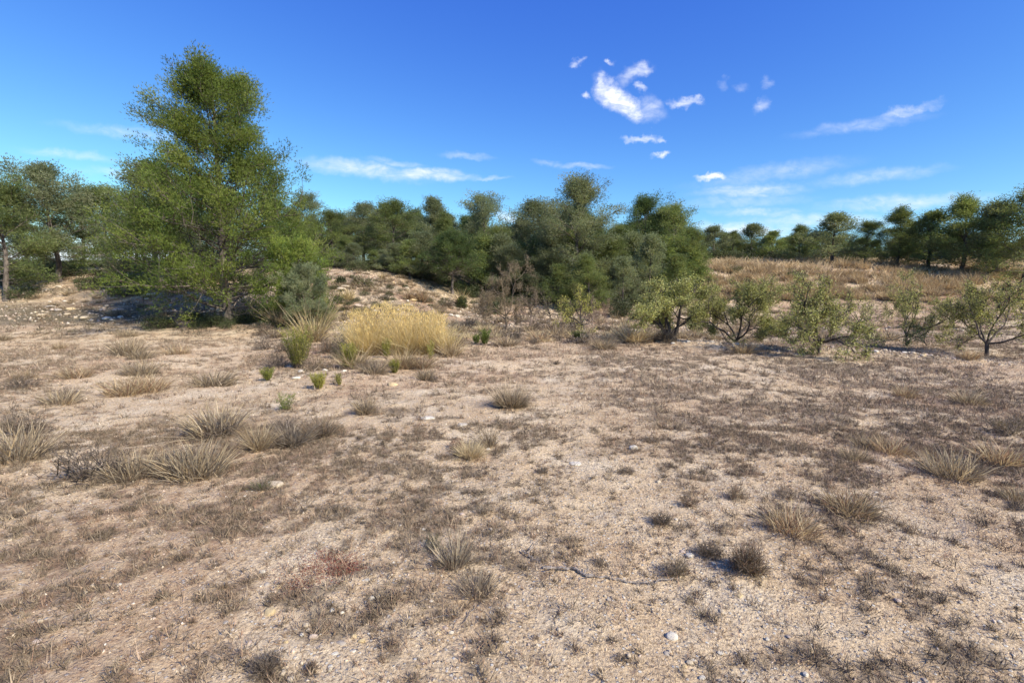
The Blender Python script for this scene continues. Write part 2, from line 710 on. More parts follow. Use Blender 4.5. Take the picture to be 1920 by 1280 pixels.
# ------------------------------------------------------------------ ground sheet
def axis(lo, hi, fine_lo, fine_hi, step, grow=1.12):
    a = list(np.arange(fine_lo, fine_hi, step))
    s, v = step, a[-1]
    while v < hi:
        s *= grow
        v += s
        a.append(v)
    s, v, b = step, fine_lo, []
    while v > lo:
        s *= grow
        v -= s
        b.append(v)
    return np.array(b[::-1] + a)


gx = axis(-3200, 3200, -8.0, 8.0, 0.07, 1.06)
gy = axis(-3200, 3200, 0.8, 13.5, 0.06, 1.03)
GX, GY = np.meshgrid(gx, gy)
GZ = height(GX, GY)
fine_n = (fbm(GX * 9, GY * 9, 71, 3, 0.6) - 0.5) * 0.028 * (np.abs(GX) < 10) * (GY < 20) * (GY > 0.3)
GZ = GZ + fine_n
nx, ny = len(gx), len(gy)
idx = np.arange(nx * ny).reshape(ny, nx)
F = np.stack([idx[:-1, :-1], idx[:-1, 1:], idx[1:, 1:], idx[1:, :-1]], -1).reshape(-1, 4)
V = np.stack([GX, GY, GZ], -1).reshape(-1, 3)
cov = cover(GX, GY)
red = np.clip(np.exp(-((GX + 4.8) / 1.6) ** 2 - ((GY - 12.2) / 1.6) ** 2) * 0.9 + sst(15, 22, GY) * sst(0.45, 0.62, fbm(GX * 0.5, GY * 0.8, 81, 3)) * 0.7
              + sst(0.55, 0.72, fbm(GX * 0.45, GY * 0.45, 83, 3)) * 0.45, 0, 1)
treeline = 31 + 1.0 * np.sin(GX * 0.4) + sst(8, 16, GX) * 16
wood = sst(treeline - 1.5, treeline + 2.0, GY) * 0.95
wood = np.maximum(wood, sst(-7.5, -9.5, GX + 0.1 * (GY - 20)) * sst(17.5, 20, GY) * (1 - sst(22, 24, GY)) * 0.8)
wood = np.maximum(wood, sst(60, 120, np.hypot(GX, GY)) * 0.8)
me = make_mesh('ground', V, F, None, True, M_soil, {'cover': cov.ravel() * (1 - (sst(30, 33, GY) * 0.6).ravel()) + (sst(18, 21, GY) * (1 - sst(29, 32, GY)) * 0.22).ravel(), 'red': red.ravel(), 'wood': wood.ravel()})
tag(link('ground', me), kind='structure')

# ------------------------------------------------------------------ pines
NEEDLE = {
    'olive': [(0.185, 0.235, 0.088), (0.225, 0.27, 0.10), (0.145, 0.19, 0.078), (0.28, 0.30, 0.125)],
    'grey': [(0.200, 0.230, 0.135), (0.235, 0.265, 0.15), (0.165, 0.192, 0.115), (0.28, 0.29, 0.175)],
    'dark': [(0.095, 0.145, 0.055), (0.125, 0.175, 0.065), (0.078, 0.112, 0.048), (0.16, 0.20, 0.07)],
    'bright': [(0.155, 0.215, 0.048), (0.21, 0.27, 0.06), (0.115, 0.165, 0.045), (0.27, 0.31, 0.08)],
}


def path(p0, d, L, n, g, up=0.25, jit=0.18):
    pts = [np.array(p0, float)]
    d = unit(np.array(d, float))
    for i in range(n):
        d = unit(d + np.array([0, 0, up / n]) + g.normal(size=3) * jit / math.sqrt(n))
        pts.append(pts[-1] + d * L / n)
    return np.array(pts)


def env(style, t):
    if style == 'round':
        return max(0.12, (1 - abs((t - 0.42) / 0.60) ** 2.3)) ** 0.6
    if style == 'cone':
        return 0.18 + 0.95 * (1 - t) ** 0.75
    if style == 'umbrella':
        return max(0.2, 1 - abs((t - 0.45) / 0.62) ** 3) ** 0.5
    if style == 'tall':
        return 0.30 + 0.85 * max(0, 1 - t) ** 0.75 * (0.8 + 0.2 * math.sin(t * 19))
    if style == 'dome':
        return 0.35 + 0.65 * math.sqrt(max(0, 1 - t * t))
    if style == 'left':
        return float(np.interp(t, [0, .14, .22, .28, .39, .47, .54, .70, .81, .92, 1.0], [1.0, 1.0, 1.0, .96, .84, .66, .58, .48, .50, .34, .12]))
    return 1.0


def pine_meshes(seed, H, Rc, crown_from, style, tone, limbs=38, per=5, tufts=80, spike=(0.12, 0.023), clump=0.076, lean=0.04, dead=0.5):
    g = np.random.default_rng(seed)
    tr, br, cr = Geo(), Geo(), Geo()
    # trunk
    n = 11
    zs = np.linspace(-0.15, 0.93 * H, n)
    off = np.cumsum(g.normal(size=(n, 2)) * lean * H / n * 1.4, axis=0)
    off -= off[0]
    tp = np.column_stack([off, zs])
    r0 = 0.013 * H + 0.03
    trd = r0 * (1 - np.linspace(0, 1, n) ** 1.1 * 0.86)
    trd[0] *= 1.35
    tube(tr, tp, trd, 9, (0.1, 0.08, 0.06))
    cents, rads, axes = [], [], []
    ga = g.random() * 6.28
    for i in range(limbs):
        t = (i + g.random() * 0.8) / limbs
        z = H * (crown_from + (0.94 - crown_from) * t)
        ga += 2.39996 + g.normal() * 0.35
        e = env(style, t) * (0.62 + 0.5 * g.random())
        Ln = Rc * e
        k = np.interp(z, zs, np.arange(n))
        k0 = int(k)
        p0 = tp[k0] + (tp[min(k0 + 1, n - 1)] - tp[k0]) * (k - k0)
        el = R((8 + 62 * t if style != 'left' else 2 + 30 * t) + g.normal() * 10)
        d = np.array([math.cos(ga) * math.cos(el), math.sin(ga) * math.cos(el), math.sin(el)])
        P = path(p0, d, Ln, 5, g, 0.35, 0.28)
        rr = max(0.012, 0.28 * r0 * (0.5 + 0.5 * e) * (1 - 0.4 * t))
        tube(br, P, np.linspace(rr, rr * 0.25, 6), 5, (0.1, 0.08, 0.06))
        cents.append(P[-1]); rads.append(1.0); axes.append(d)
        for q in range(per):
            s = 0.35 + 0.6 * (q + g.random()) / per
            f = s * 5
            a = int(min(4, f))
            b0 = P[a] + (P[a + 1] - P[a]) * (f - a)
            d2 = unit(d + g.normal(size=3) * 0.62 + np.array([0, 0, 0.25]))
            P2 = path(b0, d2, Ln * (0.22 + 0.28 * g.random()), 3, g, 0.3, 0.2)
            tube(br, P2, np.linspace(rr * 0.45, rr * 0.15, 4), 3, (0.1, 0.08, 0.06))
            cents.append(P2[-1]); rads.append(0.62 + 0.5 * g.random()); axes.append(d2)
            if g.random() < 0.5:
                cents.append(P2[1]); rads.append(0.5 + 0.4 * g.random()); axes.append(d2)
        # dead twigs inside the lower crown
        if t < 0.5 and dead > 0:
            m = int(26 * dead)
            s = g.random(m) * 0.75
            f = s * 5
            a = f.astype(int)
            b0 = P[a] + (P[a + 1] - P[a]) * (f - a)[:, None]
            D = unit(g.normal(size=(m, 3)) + d * 0.8 - np.array([0, 0, 0.15 if style != 'dome' else 1.5]))
            cc = mixcol(m, [(0.13, 0.11, 0.09), (0.20, 0.17, 0.14), (0.09, 0.075, 0.06)], 0.1, g)
            spikes(br, b0, D, g.uniform(0.25, 0.7, m) * Ln * 0.4, 0.018, cc, g)
    # leader
    for q in range(5):
        cents.append(np.array([tp[-1][0], tp[-1][1], 0.93 * H]) + g.normal(size=3) * np.array([.05, .05, .02]) * H * (0.4 if style == 'cone' else 0.8))
        rads.append(0.7); axes.append(np.array([0, 0, 1.0]))
    cents, rads, axes = np.array(cents), np.array(rads), np.array(axes)
    top = cents[:, 2].max() + clump * H * 0.4
    cr0 = clump * H * rads
    nt = np.maximum(8, (tufts * rads ** 2)).astype(int)
    ci = np.repeat(np.arange(len(cents)), nt)
    N = len(ci)
    dd = rand_dirs(N, g)
    rr = g.random(N) ** 0.53
    off = dd * rr[:, None] * cr0[ci][:, None] * np.array([0.95, 0.95, 0.82])
    off += axes[ci] * (g.random(N)[:, None] - 0.3) * cr0[ci][:, None] * 0.9
    P = cents[ci] + off
    P[:, 2] = np.maximum(P[:, 2], 0.1)
    D0 = unit(off + 1e-5) * 0.6 + axes[ci] * 0.35 + np.array([0, 0, 0.75]) + g.normal(size=(N, 3)) * 0.3
    base = mixcol(len(cents), NEEDLE[tone], 0.14, g)
    cols = base[ci] * 1.06 * (1 + 0.09 * g.normal(size=(N, 1)))
    cols = np.clip(cols, 0.01, 1)
    for q in range(4):
        D = unit(D0 + g.normal(size=(N, 3)) * 0.55)
        spikes(cr, P, D, spike[0] * g.uniform(0.6, 1.25, N), spike[1], cols, g)
    # twigs within the clumps
    sel = g.random(N) < 0.05
    spikes(br, cents[ci][sel], unit(off[sel] + 1e-5), np.linalg.norm(off[sel], axis=1) * 1.1, 0.02, np.tile([[0.16, 0.13, 0.11]], (sel.sum(), 1)), g)
    return (tr.mesh('trunk', M_pbark, True), br.mesh('branches', M_pbark), cr.mesh('crown', M_needle)), top


PROTO = {}


def proto(key, *a, **k):
    PROTO[key] = (pine_meshes(*a, **k), a[1], a[2])


#            seed  H   R    from  style   tone
proto('olive_a', 101, 7.0, 2.3, 0.16, 'round', 'olive')
proto('olive_b', 102, 7.0, 2.5, 0.10, 'round', 'olive', limbs=38)
proto('grey_a', 103, 7.0, 2.2, 0.20, 'round', 'grey')
proto('grey_b', 104, 7.0, 2.0, 0.12, 'tall', 'grey')
proto('olive_c', 105, 7.0, 2.1, 0.06, 'tall', 'olive')
proto('sparse', 106, 7.0, 1.9, 0.55, 'umbrella', 'grey', limbs=22, dead=0.2, lean=0.09)
proto('dark_a', 107, 7.0, 2.4, 0.15, 'round', 'dark')
proto('young_a', 108, 4.0, 1.3, 0.05, 'cone', 'olive', limbs=30, per=3, tufts=60, clump=0.10)
proto('young_b', 109, 4.0, 1.5, 0.05, 'cone', 'grey', limbs=30, per=3, tufts=60, clump=0.10)
proto('young_c', 110, 3.4, 1.9, 0.03, 'round', 'bright', limbs=30, per=3, tufts=75, clump=0.11, dead=0.2)


def pine(key, x, y, H, width, label, group=None, rz=None, name='pine_tree'):
    (tm, bm, cm_), top = PROTO[key][0]
    z = hz(x, y)
    root = link(name, None, None, (x, y, z - 0.05), rng.random() * 6.28 if rz is None else rz)
    s = H / top
    w0 = PROTO[key][2] * 2.15 * s
    sx = np.clip(width / w0, 0.6, 1.7) * s
    root.scale = (sx, sx, s)
    tag(root, label, 'tree', group)
    link('trunk', tm, root)
    link('branches', bm, root)
    link('crown', cm_, root)
    return root


def pine_px(key, px, topy, depth, wpx, label, group=None, rz=None, name='pine_tree'):
    x, y = at_depth(px, depth)
    H = top_z(topy, depth) - hz(x, y)
    return pine(key, x, y, H, wpx / FPX * depth, label, group, rz, name)


WOOD = 'pine trees of the wood'
named = [
    ('sparse', 590, 357, 44, 75, 'small lone pine with flat sparse crown rising beside the very tall left pine'),
    ('olive_b', 628, 388, 37, 130, 'olive pine directly right of the very tall bright pine, at the slope top'),
    ('grey_a', 690, 376, 40, 120, 'grey-green pine with level top behind the upper end of the stony slope'),
    ('olive_a', 745, 372, 37, 135, 'broad olive pine rising behind the golden grass clump'),
    ('grey_b', 818, 369, 42, 105, 'grey-green pine with pointed top between the broad olive and round-headed pines'),
    ('olive_c', 838, 398, 36, 100, 'yellowish olive pine right behind the round-headed dark pine'),
    ('sparse', 905, 357, 41, 100, 'dark round-headed airy pine above its neighbours, left of the skyline gap'),
    ('olive_b', 932, 418, 35, 120, 'pale olive pine filling the low gap in the skyline'),
    ('grey_a', 1003, 368, 37, 155, 'dark grey-green pine leaning against the left side of the tallest pine'),
    ('grey_b', 1035, 430, 32, 110, 'dusky pine in front of the left flank of the tallest pine'),
    ('olive_a', 1150, 440, 33, 110, 'olive pine filling the notch right of the tallest pine'),
    ('dark_a', 1205, 364, 37, 125, 'dark green round-topped pine right of the notch in the skyline'),
    ('olive_b', 1257, 374, 36, 125, 'olive pine forming the right shoulder of the wood'),
    ('young_b', 1215, 440, 31, 100, 'young grey-green conical pine in front of the round-topped dark green one'),
    ('olive_c', 1295, 425, 35, 90, 'low olive pine ending the wood at the golden bank'),
    ('young_a', 772, 450, 31.5, 75, 'small light green conical pine in front of the wood above the golden grass clump'),
    ('young_b', 722, 468, 33, 80, 'small dusky conical pine left of the light green conical one'),
    ('olive_c', 1100, 476, 28.8, 165, 'young bushy green pine at the foot of the tallest pine'),
    ('young_a', 1045, 496, 29.5, 75, 'low young olive pine left of the bushy green one'),
    ('olive_a', 655, 440, 35, 130, 'low spreading olive pine whose skirts touch the top of the stony slope'),
    ('grey_a', 960, 455, 33, 110, 'grey pine behind the bare brown almond tree'),
    ('young_b', 1165, 482, 29.5, 80, 'young grey pine standing over the dark round bush'),
    ('young_a', 1262, 478, 31.0, 85, 'young olive pine behind the dark leaning almond tree'),
    ('young_b', 1330, 424, 52, 120, 'distant feathery pine left of the small pines beyond the golden bank'),
    ('olive_c', 1364, 432, 54, 105, 'distant round pine behind the crest of the golden bank'),
    ('young_b', 1400, 420, 54, 115, 'tallest of the distant pines beyond the golden bank'),
    ('young_a', 1438, 434, 52, 120, 'dark distant pine at the end of the golden bank'),
]
for (k, px, ty, d, w, lab) in named:
    pine_px(k, px, ty, d, w, lab)

# the tallest pine of the wood
PROTO['tallest'] = (pine_meshes(201, 9.0, 2.7, 0.12, 'round', 'grey', limbs=52, per=5, tufts=90, clump=0.062, spike=(0.13, 0.020)), 9.0, 2.7)
pine_px('tallest', 1082, 326, 32.5, 195, 'tallest pine of the wood, dark trunk and domed grey-green crown', rz=1.0)
# round-headed stone pine with bare grey lower twigs
PROTO['stone'] = (pine_meshes(202, 5.0, 1.9, 0.36, 'dome', 'dark', limbs=64, per=4, tufts=80, clump=0.075, dead=3.2, spike=(0.10, 0.019)), 5.0, 1.9)
pine_px('stone', 850, 426, 30.2, 125, 'dark round-headed pine with bare grey twigs below its crown')
# tall bright pine at the left edge of the photograph
PROTO['left'] = (pine_meshes(203, 10.4, 3.9, 0.03, 'left', 'bright', limbs=140, per=6, tufts=88, clump=0.046, spike=(0.10, 0.019), lean=0.02, dead=0.5), 10.4, 3.9)
pine_px('left', 432, 118, 19.3, 400, 'very tall broad bright green pine left of the stony slope', rz=2.2)

pine_px('young_c', 552, 430, 18.2, 150, 'bright green young pine tucked under the right flank of the very tall one')
PROTO['left_skirt'] = (pine_meshes(205, 2.6, 1.5, 0.05, 'round', 'grey', limbs=34, per=4, tufts=90, clump=0.10, spike=(0.11, 0.02), lean=0.03, dead=1.6), 2.6, 1.5)
pine_px('left_skirt', 572, 492, 17.2, 110, 'low grey-green drooping young pine under the right skirt of the very tall one', rz=0.1)

# filling rows of the wood behind, and the wood to either side
keys = ['olive_a', 'grey_a', 'olive_b', 'grey_b', 'dark_a', 'olive_c']
sky_px = [480, 560, 640, 740, 840, 900, 960, 1010, 1085, 1140, 1210, 1260, 1300, 1440]
sky_py = [400, 400, 405, 392, 395, 395, 425, 395, 380, 425, 390, 400, 440, 455]
for d, step in ((44, 62), (54, 48), (66, 40)):
    for px in np.arange(590, 1300, step):
        p = px + rng.uniform(-12, 12)
        ty = np.interp(p, sky_px, sky_py) + rng.uniform(-2, 16)
        pine_px(keys[int(rng.integers(len(keys)))], p, ty, d + rng.uniform(-3, 3), 130 * 40 / d,
                'pine of the packed rows at the back of the wood', WOOD)
for px in (632, 668, 705, 745, 795, 912, 940, 975, 1015, 1060, 1120, 1185, 1240, 1285):
    pine_px(['olive_c', 'young_b', 'young_a', 'young_b'][int(rng.integers(4))], px, 455 + rng.uniform(-25, 14), 31.3 + 2.2 * (px > 900) + rng.uniform(0, 1.2), 115,
            'low pine half hidden in the dusky understorey of the wood', 'low pines of the understorey')
for i, px in enumerate(np.arange(1300, 1960, 22)):
    pine_px(['olive_c', 'young_b', 'young_a', 'young_b', 'young_c'][i % 5], px + rng.uniform(-8, 8), 443 + rng.uniform(-12, 14) + max(0, 1500 - px) * 0.02, 66 + rng.uniform(-6, 12), 112,
            'small far pine in the row along the horizon beyond the golden bank', 'far pines beyond the golden bank')
LEFT_LABELS = ['large pine with clear trunk at the very left end of the wood', 'second large pine from the left end of the wood', 'third large pine from the left end of the wood',
               'near pine with high crown halfway between the left end and the very tall pine', 'full near pine just left of the very tall bright one',
               'lower pine behind the gap between the first and second large left pines', 'lower pine behind the third large left pine', 'rounded pine behind the near high-crowned one',
               'pine behind and left of the full near pine', 'pine whose top shows directly behind the very tall bright one',
               'pine right behind the right flank of the very tall one', 'low pine between the very tall one and the small sparse lone pine']
for i, (px, ty, d, w) in enumerate([(20, 330, 24, 200), (120, 300, 27, 190), (215, 340, 30, 170), (300, 300, 25, 200), (385, 330, 28, 170),
                                    (70, 380, 36, 150), (170, 360, 38, 150), (265, 372, 38, 140), (350, 366, 38, 140), (440, 350, 34, 150),
                                    (520, 372, 38, 130), (560, 390, 36, 110)]):
    pine_px(keys[i % 6], px, ty, d, w, LEFT_LABELS[i])
RIGHT_LABELS = ['first pine of the right-hand group, where the bank meets the far pines', 'second pine of the right-hand group, with pointed crown', 'third pine of the right-hand group',
                'fourth pine of the right-hand group, broad and olive', 'fifth pine of the right-hand group', 'sixth pine of the right-hand group, tall and grey-green',
                'next to last pine of the right-hand group', 'tallest pine at the very right end of the golden bank']
for i, (px, ty, d, w) in enumerate([(1490, 420, 46, 130), (1550, 400, 43, 140), (1610, 410, 42, 140), (1668, 388, 40, 160), (1730, 398, 39, 150), (1790, 366, 37, 170),
                                    (1850, 380, 36, 160), (1910, 345, 34, 190)]):
    pine_px(['olive_c', 'young_b', 'olive_b', 'olive_c', 'young_a'][i % 5], px, ty, d, w, RIGHT_LABELS[i])


# ------------------------------------------------------------------ almond trees
def almond_meshes(seed, H, spread, limbs, leaf_cols, nleaf, bark=(0.1, 0.08, 0.06), lean=(0, 0), trunk=0.16, levels=3, kids=3, leaf=(0.06, 0.022), r0=0.05):
    g = np.random.default_rng(seed)
    tr, br, lf = Geo(), Geo(), Geo()
    th = trunk * H
    tp = path((0, 0, -0.1), (lean[0], lean[1], 1), th + 0.1, 5, g, 0, 0.15)
    tube(tr, tp, np.linspace(r0 * 1.35, r0 * 0.95, 6), 9, bark)
    ends = []

    def grow(p, d, L, r, lv):
        n = 4
        P = path(p, d, L, n, g, 0.28, 0.5)
        tube(br, P, np.linspace(r, r * 0.5, n + 1), 6 if lv == 0 else (4 if lv == 1 else 3), bark)
        if lv >= levels - 1:
            ends.append(P)
        if lv >= levels:
            return
        for k in range(kids + (1 if lv == 0 else 0)):
            f = (0.3 + 0.7 * (k + g.random()) / (kids + 0.5)) * n
            a = int(min(n - 1, f))
            q = P[a] + (P[a + 1] - P[a]) * min(1.0, f - a)
            d2 = unit(unit(P[a + 1] - P[a]) + g.normal(size=3) * 0.62)
            grow(q, d2, L * g.uniform(0.45, 0.68), max(0.004, r * 0.5), lv + 1)

    for i in range(limbs):
        a = i / limbs * 6.28 + g.normal() * 0.3
        el = R(g.uniform(6, 74))
        d = np.array([math.cos(a) * math.cos(el) * spread, math.sin(a) * math.cos(el) * spread, math.sin(el)])
        grow(tp[-1 if g.random() < 0.7 else -2], unit(d), H * g.uniform(0.42, 0.62), r0 * g.uniform(0.5, 0.75), 0)
    E = np.array(ends)
    m = len(E)
    # fine twigs
    nt = m * 5
    e = E[g.integers(m, size=nt)]
    s = g.random(nt) * 3.99
    a = s.astype(int)
    P = e[np.arange(nt), a] + (e[np.arange(nt), a + 1] - e[np.arange(nt), a]) * (s - a)[:, None]
    D = unit(unit(e[:, 4] - e[:, 0]) + g.normal(size=(nt, 3)) * 0.6)
    spikes(br, P, D, g.uniform(0.06, 0.22, nt) * H * 0.5, 0.008, np.tile([bark], (nt, 1)), g)
    tips, tD = P, D
    if nleaf:
        i = g.integers(nt, size=nleaf)
        t = g.random((nleaf, 1))
        Pl = tips[i] + tD[i] * t * 0.14 * H * 0.5
        k = g.random(nleaf) < 0.45
        ee = E[g.integers(m, size=nleaf)]
        s = g.random(nleaf) * 3.99
        a = s.astype(int)
        Pe = ee[np.arange(nleaf), a] + (ee[np.arange(nleaf), a + 1] - ee[np.arange(nleaf), a]) * (s - a)[:, None]
        Pl = np.where(k[:, None], Pe, Pl) + g.normal(size=(nleaf, 3)) * np.array([0.045, 0.045, 0.05])
        Dl = unit(g.normal(size=(nleaf, 3)) + np.array([0, 0, -0.3]))
        leaves(lf, Pl, Dl, leaf[0] * g.uniform(0.7, 1.2, nleaf), leaf[1], mixcol(nleaf, leaf_cols, 0.16, g), g)
    top = max(np.percentile(P[:, 2] + D[:, 2] * 0.05 * H, 98.5), 0.1)
    wid = np.percentile(np.abs(P[:, 0]), 97) + np.percentile(np.abs(P[:, 1]), 97)
    bm_ = M_twig if bark[0] > 0.15 else M_abark
    return tr.mesh('trunk', bm_, True), br.mesh('branches', bm_), (lf.mesh('crown', M_leaf) if nleaf else None), top, wid


GREENLEAF = [(0.31, 0.32, 0.10), (0.39, 0.385, 0.13), (0.23, 0.25, 0.08), (0.49, 0.46, 0.20)]
YELLOWLEAF = [(0.38, 0.36, 0.09), (0.48, 0.43, 0.12), (0.26, 0.27, 0.075)]
BROWNLEAF = [(0.25, 0.195, 0.125), (0.32, 0.25, 0.16), (0.18, 0.14, 0.09)]


def almond(px, base_y, top_y, wpx, label, depth=None, rz=0.0, **k):
    if depth is None:
        x, y = ground_at(px, base_y)
    else:
        x, y = at_depth(px, depth)
    H = top_z(top_y, y) - hz(x, y)
    tm, bm, lm, top, wid = almond_meshes(H=H, **k)
    root = link('almond_tree', None, None, (x, y, hz(x, y)), rz)
    s = H / top
    sx = (wpx / FPX * y) / wid
    root.scale = (np.clip(sx, 0.6 * s, 1.6 * s), np.clip(sx, 0.6 * s, 1.6 * s), s)
    tag(root, label, 'tree')
    link('trunk', tm, root)
    link('branches', bm, root)
    if lm:
        link('crown', lm, root)
    return root


almond(1280, 644, 524, 165, 'green-leaved almond tree with dark leaning trunk at the edge of the field', depth=14.4, seed=301, spread=1.15, limbs=6,
       leaf_cols=GREENLEAF, nleaf=28000, lean=(-0.55, 0), r0=0.055, trunk=0.22, levels=4, leaf=(0.042, 0.019))
almond(1378, 655, 528, 160, 'green-leaved almond tree with thin upright trunk behind the pale rubble edge', depth=13.6, seed=302, spread=1.2, limbs=6,
       leaf_cols=GREENLEAF, nleaf=28000, lean=(0.05, 0), r0=0.045, trunk=0.14, levels=4, leaf=(0.042, 0.019))
almond(950, 617, 494, 104, 'bare reddish brown almond tree with dense upright twigs', seed=303, spread=0.75, limbs=5, leaf_cols=BROWNLEAF, nleaf=15000,
       leaf=(0.075, 0.008), r0=0.05, trunk=0.2, levels=4, kids=3, bark=(0.20, 0.155, 0.11))
almond(995, 618, 548, 48, 'small leafless almond tree right of the reddish brown one', seed=304, spread=0.8, limbs=5, leaf_cols=BROWNLEAF, nleaf=2600, bark=(0.2, 0.15, 0.12),
       leaf=(0.06, 0.009), r0=0.04, trunk=0.18, levels=3)
almond(1031, 602, 542, 45, 'small greyish almond tree with few leaves behind the dry grass', seed=305, spread=0.9, limbs=5, leaf_cols=GREENLEAF, nleaf=500,
       leaf=(0.045, 0.018), r0=0.04, trunk=0.18, levels=3)
almond(1092, 621, 538, 85, 'almond tree with yellow-green leaves in the middle of the row', seed=306, spread=0.9, limbs=6, leaf_cols=YELLOWLEAF, nleaf=3600,
       leaf=(0.06, 0.024), r0=0.045, trunk=0.15, levels=3)
almond(1072, 616, 560, 40, 'low almond tree half hidden by the left side of the yellow-green one', seed=307, spread=0.9, limbs=5, leaf_cols=GREENLEAF, nleaf=500,
       r0=0.035, trunk=0.15, levels=3)
almond(1110, 611, 556, 45, 'thin leafless almond tree just behind the yellow-green one', seed=308, spread=0.8, limbs=5, leaf_cols=BROWNLEAF, nleaf=400, bark=(0.2, 0.15, 0.12),
       r0=0.035, trunk=0.15, levels=3)
almond(1136, 604, 560, 34, 'small reddish almond sapling left of the dark round bush', seed=309, spread=0.7, limbs=4, leaf_cols=BROWNLEAF, nleaf=900, bark=(0.24, 0.16, 0.12),
       r0=0.03, trunk=0.3, levels=3)
almond(1345, 612, 555, 50, 'small almond tree in shade between the two green-leaved ones', seed=310, spread=0.9, limbs=5, leaf_cols=GREENLEAF, nleaf=900,
       r0=0.035, trunk=0.15, levels=3)
for i, (px, by, ty, w) in enumerate([(1535, 664, 520, 150), (1700, 650, 515, 145), (1850, 668, 505, 170), (1610, 618, 545, 80), (1790, 615, 540, 90)]):
    almond(px, by, ty, w, ['almond tree with full green crown next along the row from the thin upright one', 'almond tree with open crown, third in the right-hand row',
                           'large almond tree ending the right-hand row', 'small almond tree behind the gap in the right-hand row',
                           'small almond tree behind the far end of the right-hand row'][i],
           seed=320 + i, spread=1.1, limbs=6, leaf_cols=GREENLEAF, nleaf=11000 if w > 100 else 2500, r0=0.045 if w > 100 else 0.03, trunk=0.15, levels=4 if w > 100 else 3, leaf=(0.05, 0.022))

# ------------------------------------------------------------------ grasses, tussocks and shrubs
GOLD = [(0.67, 0.52, 0.22), (0.75, 0.61, 0.30), (0.55, 0.41, 0.17), (0.79, 0.68, 0.40)]
STRAW = [(0.40, 0.295, 0.165), (0.48, 0.37, 0.22), (0.29, 0.205, 0.12), (0.57, 0.46, 0.30)]
GREYST = [(0.22, 0.17, 0.12), (0.29, 0.235, 0.17), (0.15, 0.115, 0.08), (0.38, 0.315, 0.235)]
REDST = [(0.30, 0.175, 0.11), (0.38, 0.24, 0.16), (0.22, 0.13, 0.085)]
YGREEN = [(0.24, 0.235, 0.045), (0.32, 0.30, 0.06), (0.18, 0.19, 0.04), (0.38, 0.34, 0.10)]
GREEN = [(0.12, 0.16, 0.035), (0.16, 0.20, 0.045), (0.09, 0.12, 0.03)]
DGREEN = [(0.055, 0.07, 0.03), (0.075, 0.09, 0.04), (0.04, 0.05, 0.022), (0.11, 0.115, 0.06)]
DEAD = [(0.15, 0.115, 0.09), (0.21, 0.165, 0.13), (0.11, 0.085, 0.07), (0.28, 0.225, 0.18)]


def tussock_geo(geo, g, cx, cy, cz, rad, H, n, cols, spread=0.55, width=0.006, bend=0.35, flat=0.85):
    a = g.random(n) * 6.28
    r = rad * 0.42 * np.sqrt(g.random(n))
    P = np.column_stack([cx + np.cos(a) * r, cy + np.sin(a) * r * flat, np.full(n, cz)])
    sp = spread * (r / (rad * 0.42 + 1e-6)) * g.uniform(0.5, 1.3, n)
    D = unit(np.column_stack([np.cos(a) * sp, np.sin(a) * sp, np.ones(n)]) + g.normal(size=(n, 3)) * 0.27)
    h = H * (0.35 + 0.75 * g.random(n) ** 1.3) * (1 - 0.25 * (r / (rad * 0.42 + 1e-6)))
    blades(geo, P, D, h, width, bend * g.uniform(0.3, 1.4, n), mixcol(n, cols, 0.13, g), 3, g)


def tussock(px, py, wpx, hpx, cols, label, n=500, spread=None, cat='grass tussock', name='grass_tussock', group=None, width=None, stalks=0, bend=0.35,
            dead=True, stalk_h=1.7, stalk_cols=STRAW):
    x, y = ground_at(px, py)
    g = np.random.default_rng(int(px * 13 + py * 7))
    w, h = wpx / FPX * y, hpx / FPX * y
    geo = Geo()
    if spread is None:
        spread = min(1.6, 0.62 * w / h)
    width = width or max(0.0028, 0.0009 * y)
    tussock_geo(geo, g, 0, 0, -0.02, w * 0.58, h * 1.2, n, cols, spread * 0.8, width, bend)
    if dead:     # short grey dead blades at the foot
        tussock_geo(geo, g, 0, 0, -0.02, w * 0.75, h * 0.5, n // 2, GREYST + DEAD, spread * 1.5, width, 0.5)
    if stalks:
        tussock_geo(geo, g, 0, 0, 0, w * 0.7, h * stalk_h, stalks, stalk_cols, spread * 0.8, width * 0.9, 0.15)
    o = link(name, geo.mesh(name, M_straw), None, (x, y, hz(x, y)))
    tag(o, label, cat, group)
    return o


def feather_geo(geo, g, w, h, n, cols, leafl=0.03, woody=DEAD, up=1.0):
    """upright leafy sprigs: thin stems carrying many small leaves"""
    a = g.random(n) * 6.28
    sp = g.random(n) ** 0.6
    D = unit(np.column_stack([np.cos(a) * sp * w * 0.5, np.sin(a) * sp * w * 0.5, np.full(n, h * up)]))
    P = np.column_stack([np.cos(a) * sp * w * 0.12, np.sin(a) * sp * w * 0.12, np.full(n, -0.02)])
    L = h * g.uniform(0.6, 1.05, n)
    blades(geo, P, D, L, 0.005, 0.1, mixcol(n, woody, 0.1, g), 3, g)
    m = int(26)
    i = np.repeat(np.arange(n), m)
    t = g.uniform(0.18, 1.0, len(i))
    Q = P[i] + D[i] * (L[i] * t)[:, None] + g.normal(size=(len(i), 3)) * 0.012 * np.array([1, 1, 0.5])
    DD = unit(D[i] * 0.9 + g.normal(size=(len(i), 3)) * 0.5)
    cc = mixcol(n, cols, 0.12, g)[i] * (1 + 0.12 * g.normal(size=(len(i), 1)))
    spikes(geo, Q, DD, leafl * g.uniform(0.7, 1.5, len(i)), leafl * 0.2, np.clip(cc, 0.01, 1), g)


